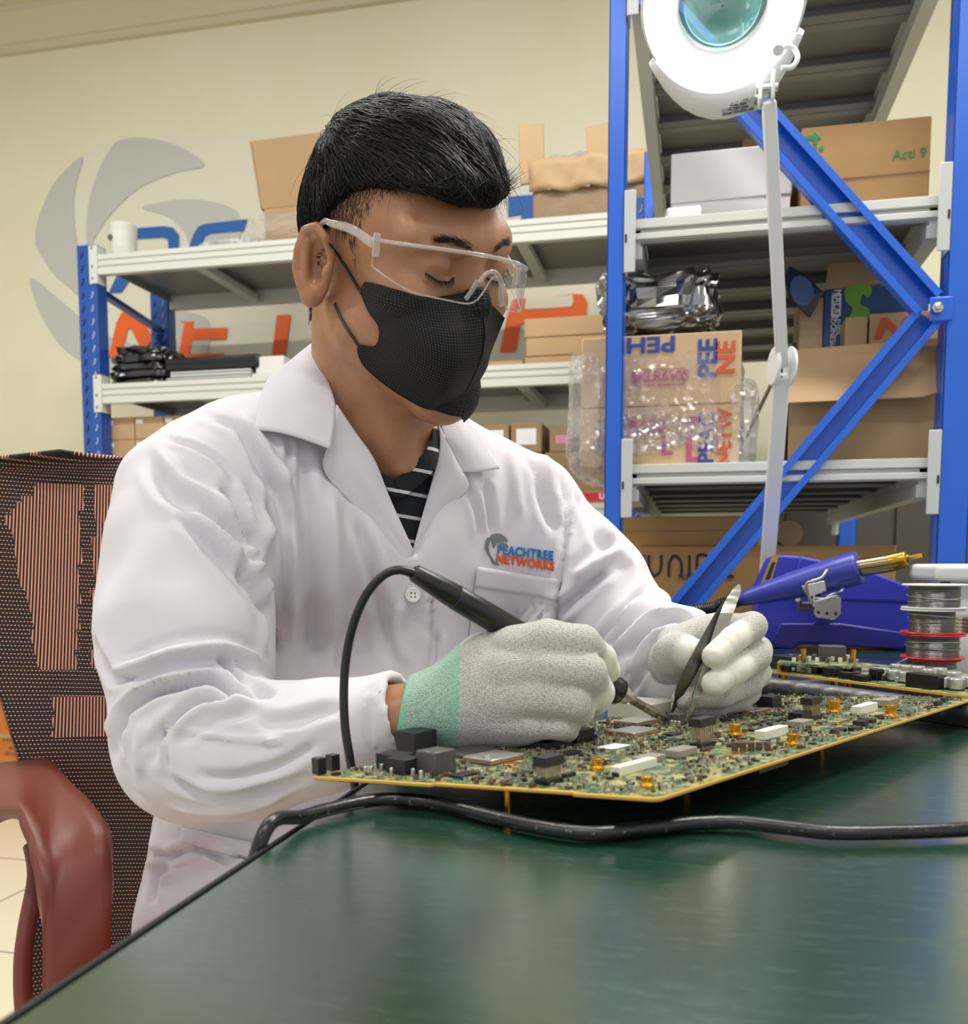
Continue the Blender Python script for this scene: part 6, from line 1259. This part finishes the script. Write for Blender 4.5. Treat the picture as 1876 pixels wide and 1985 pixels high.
Gn = coons(spline(topn, 4), spline(botn, 4), spline(leftn, 4), spline(seam, 4), 40, 40); Gf = coons(spline(topf, 4), [seam[-1], (seam[-1]+rightf[-1])/2, rightf[-1]], spline(seam, 4), spline(rightf, 4), 14, 40)
for G, w0 in ((Gn, 1), (Gf, 0)):
    m_, n_ = G.shape[:2]; u = np.linspace(0, 1, n_)[None, :, None]; v_ = np.linspace(0, 1, m_)[:, None, None]; G += (-FW*.55+hF*.3)*(.014*w0*np.sin(math.pi*u)**.8*np.sin(math.pi*v_)**.8)
    for i in list(range(m_))*2:
        for j in range(n_):
            h = BB.find_nearest(Vector(G[i, j].tolist()))
            if h[0] is not None:
                hp, nn_ = np.array(h[0]), np.array(h[1]); k = (G[i, j]-hp)@nn_
                if k < .003: G[i, j] = G[i, j]+nn_*(.003-k)
def guv(G): m_, n_ = G.shape[:2]; return [(j/(n_-1)*(1 if n_ > 20 else .3), i/(m_-1)) for i in range(m_) for j in range(n_)]
mk = MB().grid(Gn).build('face_mask', 'mask_fabric', man, smooth=True, solid=.0012, uv=guv(Gn)); 
mf = MB().grid(Gf).build('mask_far_panel', 'mask_fabric', mk, smooth=True, solid=.0012, uv=guv(Gf))
for ob, G in ((mk, Gn), (mf, Gf)):
    ll = np.empty(len(ob.data.loops), int); ob.data.loops.foreach_get('vertex_index', ll); ob.data.uv_layers[0].data.foreach_set('uv', np.array(guv(G))[ll].ravel())
MB().tube(np.array(seam)+hF*.0008, .0011, 6, smooth=4).build('mask_seam', 'black_plastic', mk, smooth=True)
for L in ([(640, 474), (655, 495), (672, 522), (690, 552), (705, 575)], [(648, 588), (660, 615), (676, 642), (697, 674)]):
    MB().tube([chk(x, y, .0022) for x, y in L], .0013, 8, smooth=5).build('ear_loop', 'black_plastic', mk, smooth=True)
# ---------------------------------------------------------------- safety glasses
clear('clear_lens', (.97, .97, .98, 1), .02, .0); fm = N('clear_frame', '#d9d2cc', .1); fm.set('Alpha', .42); fm.set('Specular IOR Level', 1.0); fm.set('Coat Weight', 1.0)
gl_ = None; G = []; nph = 64
def visor(ph, U_): S_ = .0865*math.sin(ph); return hl(.044+.077*math.cos(ph), S_, U_+S_*.13)
def utop(ph): return .034-.008*abs(math.sin(ph))**2+.0*ph
def ubot(ph): a = abs(ph); return -.006+.026*math.exp(-(ph/.15)**2)+.030*max(0, a-.85)**1.2
for i in range(nph):
    ph = -1.33+2.66*i/(nph-1); G.append([visor(ph, utop(ph)+(ubot(ph)-utop(ph))*k/9) for k in range(10)])
gl_ = MB().grid(G).build('safety_glasses', 'clear_lens', man, smooth=True, solid=.0018)
MB().tube([g[0] for g in G], .0017, 8).build('brow_bar', 'clear_frame', gl_, smooth=True); MB().tube([g[-1] for g in G], .0008, 6).build('lens_rim', 'clear_frame', gl_, smooth=True)
for s in (1, -1):
    e = visor(1.33*s, .026); q = [e-hU*.003, hl(.04, s*.0885, .033+s*.008), hl(.01, s*.0865, .036+s*.005), hl(-.008, s*.083, .040), hl(-.022, s*.082, .026)]
    MB().tube(q, [.0042, .0040, .0032, .0025, .002], 10, flat=.45, up=tuple(hS), smooth=6).build('temple', 'clear_frame', gl_, smooth=True)
    MB().bar(e-hU*.012+hF*.004, e+hU*.006+hF*.004, .006, .005).build('hinge', 'clear_frame', gl_, bevel=.001)
    q = [visor(.17*s, .014)-hF*.004, visor(.2*s, .006)-hF*.006, visor(.26*s, -.003)-hF*.007]; MB().tube(q, .0028, 8, flat=.5, smooth=4).build('nose_pad', 'clear_frame', gl_, smooth=True)
MB().tube([visor(-.17, .012)-hF*.003, visor(-.1, .020)-hF*.003, visor(0, .023)-hF*.003, visor(.1, .020)-hF*.003, visor(.17, .012)-hF*.003], .0018, 8, smooth=4).build('nose_bridge', 'clear_frame', gl_, smooth=True)
# ---------------------------------------------------------------- gloved hands
n = N('glove_knit', '#c9c5bd', .85, Sheen_Weight=.3); co = n.co(); at = n.new('ShaderNodeAttribute'); at.attribute_name = 'zone'; sp_ = n.new('ShaderNodeSeparateColor'); n.link(at.outputs['Color'], sp_.inputs[0])
v = n.new('ShaderNodeTexVoronoi'); v.inputs['Scale'].default_value = 800; v.inputs['Randomness'].default_value = .5; n.link(co, v.inputs['Vector'])
kn_ = n.math('MULTIPLY', v.outputs['Distance'], n.math('SUBTRACT', 1.0, sp_.outputs[0]))
c1 = n.ramp(v.outputs['Distance'], [(.22, '#d2cdc6'), (.70, '#a39f99')]); c2 = n.ramp(v.outputs['Distance'], [(.25, '#a9d3bf'), (.6, '#6fa68c')]); c3 = n.ramp(n.noise(co, 120, 3), [(.3, '#cfcdbd'), (.7, '#dddbd0')])
m1 = n.new('ShaderNodeMix', data_type='RGBA'); n.link(sp_.outputs[0], m1.inputs[0]); n.link(c1, m1.inputs[6]); n.link(c3, m1.inputs[7])
m2 = n.new('ShaderNodeMix', data_type='RGBA'); n.link(sp_.outputs[1], m2.inputs[0]); n.link(m1.outputs[2], m2.inputs[6]); n.link(c2, m2.inputs[7])
m3 = n.new('ShaderNodeMix', data_type='RGBA'); n.link(sp_.outputs[2], m3.inputs[0]); n.link(m2.outputs[2], m3.inputs[6]); m3.inputs[7].default_value = lin('#78c8a4'); n.col(m3.outputs[2])
n.bump(n.math('ADD', n.math('MULTIPLY', kn_, -1.0), n.math('MULTIPLY', n.noise(co, 25, 3), .8)), .55, .0016)
def glove(name, f, lo, hi, zone, step=.0019, par=man, it=2):
    v, F = nets(f, [np.arange(a, b, step) for a, b in zip(lo, hi)], 4, .006); v = lap(v, F, it, .5); o = qmesh(name, v, F, 'glove_knit', par)
    z = np.clip(zone(v), 0, 1); ca = o.data.color_attributes.new('zone', 'FLOAT_COLOR', 'POINT'); ca.data.foreach_set('color', np.c_[z, np.ones(len(v))].ravel().astype(np.float32)); return o, v, F
PP = lambda L: [(P(x, y, d), r_) for x, y, d, r_ in L]
RH = dict(index=PP([(1000, 1262, .672, .019), (1062, 1243, .660, .0155), (1128, 1246, .658, .0128), (1164, 1276, .690, .0112), (1177, 1300, .715, .0102)]),
  middle=PP([(990, 1305, .668, .022), (1055, 1298, .655, .0160), (1140, 1303, .650, .0128), (1158, 1342, .680, .0122), (1154, 1358, .702, .0112)]),
  ring=PP([(985, 1350, .668, .022), (1045, 1350, .655, .0155), (1113, 1364, .650, .0120), (1121, 1376, .672, .0115), (1105, 1380, .69, .0105)]),
  pinky=PP([(980, 1392, .672, .018), (1035, 1402, .660, .0118), (1088, 1409, .655, .0092), (1098, 1414, .672, .0088), (1085, 1412, .69, .008)]),
  thumb=PP([(930, 1330, .705, .020), (1010, 1290, .722, .016), (1080, 1290, .735, .013), (1140, 1312, .748, .011)]))
def f_rh(p):
    d = None
    Rm = np.stack([RT*.97-UP*.1, UP*.97+RT*.1, -FW], 1)
    d = chain(p, PP([(786, 1390, .702, .0290), (835, 1380, .70, .0290), (892, 1364, .695, .0320), (950, 1345, .690, .037)]), .01)
    d = smin(d, ell(p, P(985, 1333, .688), (.048, .0405, .024), Rm), .014)
    d = smin(d, rc(p, P(925, 1375, .690), P(1020, 1395, .672), .024, .018), .012); d = smin(d, rc(p, P(950, 1290, .69), P(1040, 1255, .675), .022, .017), .012)
    g = None
    for k, c in RH.items():
        e = chain(p, c, .003); g = e if g is None else smin(g, e, .0012)
    d = smin(d, g, .005); cut = P(778, 1390, .702); return smax(d, -((p-cut)@(RT*.985-UP*.17)), .001)
tipsR = [RH[k][-1][0] for k in RH]+[RH[k][-2][0] for k in ('index', 'middle')]
def zone_r(v):
    q = pj(v); t = np.min([np.linalg.norm(v-c, axis=1) for c in tipsR], 0); z1 = np.clip((.026-t)/.006, 0, 1)*np.clip((q[:, 0]-1135)/25, 0, 1)
    s = q[:, 0]-(q[:, 1]-1385)*-.03; cf = np.clip((889-s)/3, 0, 1); st = np.clip(1-np.abs(s-880)/9, 0, 1)*.9+np.clip((786+np.clip((1385-q[:, 1])*.16, -6, 30)-q[:, 0])/6, 0, 1)
    return np.stack([z1*(1-cf), cf*.75, np.clip(st*cf, 0, 1)*.8], 1)
allp = np.array([c for k in RH for c, _ in RH[k]]+[P(786, 1390, .70)]); lo, hi = allp.min(0)-.05, allp.max(0)+.05
g1, gv, gF = glove('glove', f_rh, lo, hi, zone_r)
LH = dict(index=PP([(1395, 1238, .840, .017), (1425, 1222, .82, .0145), (1458, 1214, .800, .0125), (1420, 1240, .778, .0112), (1384, 1272, .762, .0103)]),
  middle=PP([(1410, 1262, .842, .018), (1465, 1262, .82, .014), (1466, 1272, .800, .0125), (1424, 1300, .778, .0115), (1384, 1325, .764, .0108)]),
  ring=PP([(1415, 1290, .845, .018), (1465, 1305, .825, .013), (1450, 1325, .805, .0115), (1398, 1348, .788, .0108), (1322, 1354, .782, .0088)]),
  pinky=PP([(1410, 1320, .85, .016), (1448, 1340, .83, .0118), (1430, 1356, .812, .0108), (1385, 1368, .80, .0098), (1318, 1371, .795, .0082)]),
  thumb=PP([(1320, 1275, .845, .021), (1305, 1268, .820, .0175), (1322, 1262, .800, .0150), (1348, 1268, .787, .0130)]))
def f_lh(p):
    d = ell(p, P(1390, 1280, .848), (.038, .040, .026), np.stack([RT, UP, -FW], 1)); d = smin(d, rc(p, P(1312, 1283, .872), P(1360, 1275, .86), .028, .028), .02)
    d = smin(d, rc(p, P(1310, 1250, .84), P(1400, 1222, .835), .018, .016), .012)
    g = None
    for k, c in LH.items(): e = chain(p, c, .003); g = e if g is None else smin(g, e, .0018)
    d = smin(d, g, .006); return smax(d, (p-P(1330, 1290, .885))@FW, .001)
tipsL = [LH[k][-1][0] for k in ('index', 'middle', 'thumb')]+[LH[k][-2][0] for k in ('index', 'middle')]
def zone_l(v):
    t = np.min([np.linalg.norm(v-c, axis=1) for c in tipsL], 0); q = pj(v); return np.stack([np.clip((.021-t)/.006, 0, 1), np.clip((q[:, 2]-.872)/.003, 0, 1), 0*t], 1)
allp = np.array([c for k in LH for c, _ in LH[k]]+[P(1330, 1290, .885)]); lo, hi = allp.min(0)-.045, allp.max(0)+.045
g2, _, _ = glove('glove', f_lh, lo, hi, zone_l)
# ---------------------------------------------------------------- soldering iron
iT, iB = P(1296, 1398, .766), P(800, 1109, .645); ia = (iT-iB)/np.linalg.norm(iT-iB); LI = np.linalg.norm(iT-iB)
ir = thing('soldering_iron', 'black soldering iron with steel tip held in the man\'s right gloved hand', 'soldering iron', iB)
def at_(px):   # position along the iron whose pixel x is px
    ds = np.linspace(0, LI, 400); xs = pj(iB+np.outer(ds, ia))[:, 0]; return float(np.interp(px, xs, ds))
s1, s2, s3, s4 = at_(880), at_(1180), at_(1198), at_(1216)
MB().lathe([(0, 0), (.0048, 0), (.0062, .002), (.0088, s1-.004), (.0088, s1)], iB, ia, 28).build('rear_sleeve', 'black_plastic', ir, smooth=False, bevel=.0004)
MB().lathe([(.0085, s1), (.0092, s1+.001), (.0096, s1+.03), (.0096, s2-.03), (.0088, s2-.01), (.0100, s2+.004), (.0112, s2+.006), (.0108, s3), (.0, s3)], iB, ia, 32).build('handle', 'black_plastic', ir, smooth=True)
pr = [(.0086, s3-.001)]
k = 6
for i in range(k): a = s3+(s4-s3)*i/k; w_ = (s4-s3)/k; pr += [(.0086-.0004*i, a+w_*.1), (.0086-.0004*i, a+w_*.7), (.0079-.0004*i, a+w_*.75), (.0079-.0004*i, a+w_)]
pr += [(.0, s4)]; MB().lathe(pr, iB, ia, 32).build('ringed_collar', 'steel', ir)
n = N('iron_tip', '#8f8470', .35, .9); n.col(n.ramp(n.noise(n.co(), 120, 3), [(.3, '#5d5244'), (.7, '#a39a86')]))
MB().lathe([(.0036, s4-.002), (.0036, s4+.02), (.0040, s4+.021), (.0034, LI-.014), (.0022, LI-.006), (.0006, LI)], iB, ia, 20).build('tip', 'iron_tip', ir, smooth=False, bevel=.0003)
q = [iB+ia*.004, P(775, 1105, .642), P(745, 1114, .640), P(715, 1145, .640), P(692, 1190, .642), P(675, 1250, .646), P(667, 1320, .648), P(668, 1400, .648), P(678, 1470, .648), P(690, 1540, .650), P(700, 1640, .655), P(690, 1900, .66)]
MB().tube(q, [.0038]+[.0031]*11, 12, smooth=8).build('cord', 'black_plastic', ir, smooth=True)
# ---------------------------------------------------------------- tweezers
tw = thing('tweezers', 'bent steel tweezers pinched in the man\'s left gloved hand above the board', 'tweezers', P(1430, 1140, .80))
def blade(L, mat, nm):
    G = []; 
    for (x, y, d, w_, ang) in L: c = P(x, y, d); s = (RT*math.cos(ang)+UP*math.sin(ang)*.0+FW*math.sin(ang)); G.append((c-s*w_/2, c+s*w_/2))
    A_ = spline([g[0] for g in G], 4); B_ = spline([g[1] for g in G], 4); return MB().grid([[a+(b-a)*k/3 for k in range(4)] for a, b in zip(A_, B_)]).build(nm, mat, tw, solid=.0012)
simple('steel_shaded', '#6d6a66', .3, 1)  # shade on the rear blade, put into a darker copy of the steel
blade([(1431, 1133, .800, .002, .0), (1424, 1146, .799, .0085, .1), (1414, 1164, .799, .0105, .2), (1394, 1195, .790, .0115, .3), (1358, 1262, .771, .0125, .25), (1331, 1315, .770, .0120, .25), (1317, 1343, .773, .0085, .25), (1312, 1358, .776, .005, .2), (1299, 1388, .784, .0012, .2)], 'steel_shaded', 'rear_blade')
blade([(1432, 1133, .7985, .002, .0), (1426, 1147, .797, .0085, 0), (1417, 1166, .794, .011, .1), (1404, 1200, .782, .012, .2), (1380, 1265, .768, .010, .3), (1364, 1310, .768, .009, .3), (1352, 1343, .768, .008, .3), (1345, 1362, .768, .005, .3), (1328, 1402, .770, .0012, .3)], 'steel', 'front_blade')
# ---------------------------------------------------------------- lights, camera, view
def area(name, loc, rot, sx, sy, e, col=(1, 1, 1)):
    l = bpy.data.lights.new(name, 'AREA'); l.shape = 'RECTANGLE'; l.size = sx; l.size_y = sy; l.energy = e; l.color = col
    o = bpy.data.objects.new(name, l); COL.objects.link(o); o.location = loc; o.rotation_euler = rot; return o
for i, (x, y, e) in enumerate(((-.7, 1.7, 34), (-2.6, 1.7, 34), (.9, 1.5, 62), (-.2, -.9, 26), (-2.4, -1.2, 22), (1.5, -1.2, 20))):
    o = area('tube_lamp', (x, y, zt+.04), (0, 0, .0), 1.2, .12, e, (1, .97, .92))
w = bpy.data.worlds.new('room_daylight'); SC.world = w; w.use_nodes = True
bg = w.node_tree.nodes['Background']; bg.inputs[0].default_value = (.92, .95, 1, 1); bg.inputs[1].default_value = .75
cd = bpy.data.cameras.new('camera'); co_ = bpy.data.objects.new('camera', cd); COL.objects.link(co_); SC.camera = co_
cd.sensor_fit = 'VERTICAL'; cd.sensor_height = 24; cd.sensor_width = 24; cd.lens = 24*FPX/1985; cd.shift_y = (CY-992.5)/1985; cd.clip_start = .02
M = Matrix(((RT[0], UP[0], -FW[0], 0), (RT[1], UP[1], -FW[1], 0), (RT[2], UP[2], -FW[2], .9), (0, 0, 0, 1))); co_.matrix_world = M
cd.dof.use_dof = True; cd.dof.focus_distance = .86; cd.dof.aperture_fstop = 21.8/3.0
SC.view_settings.view_transform = 'Standard'; SC.view_settings.look = 'None'; SC.view_settings.gamma = 1; SC.view_settings.use_curve_mapping = False
SC.view_settings.exposure = .28
SC.cycles.max_bounces = 8; SC.cycles.transparent_max_bounces = 16
for o in bpy.data.objects:
    if '_b' in o: del o['_b']
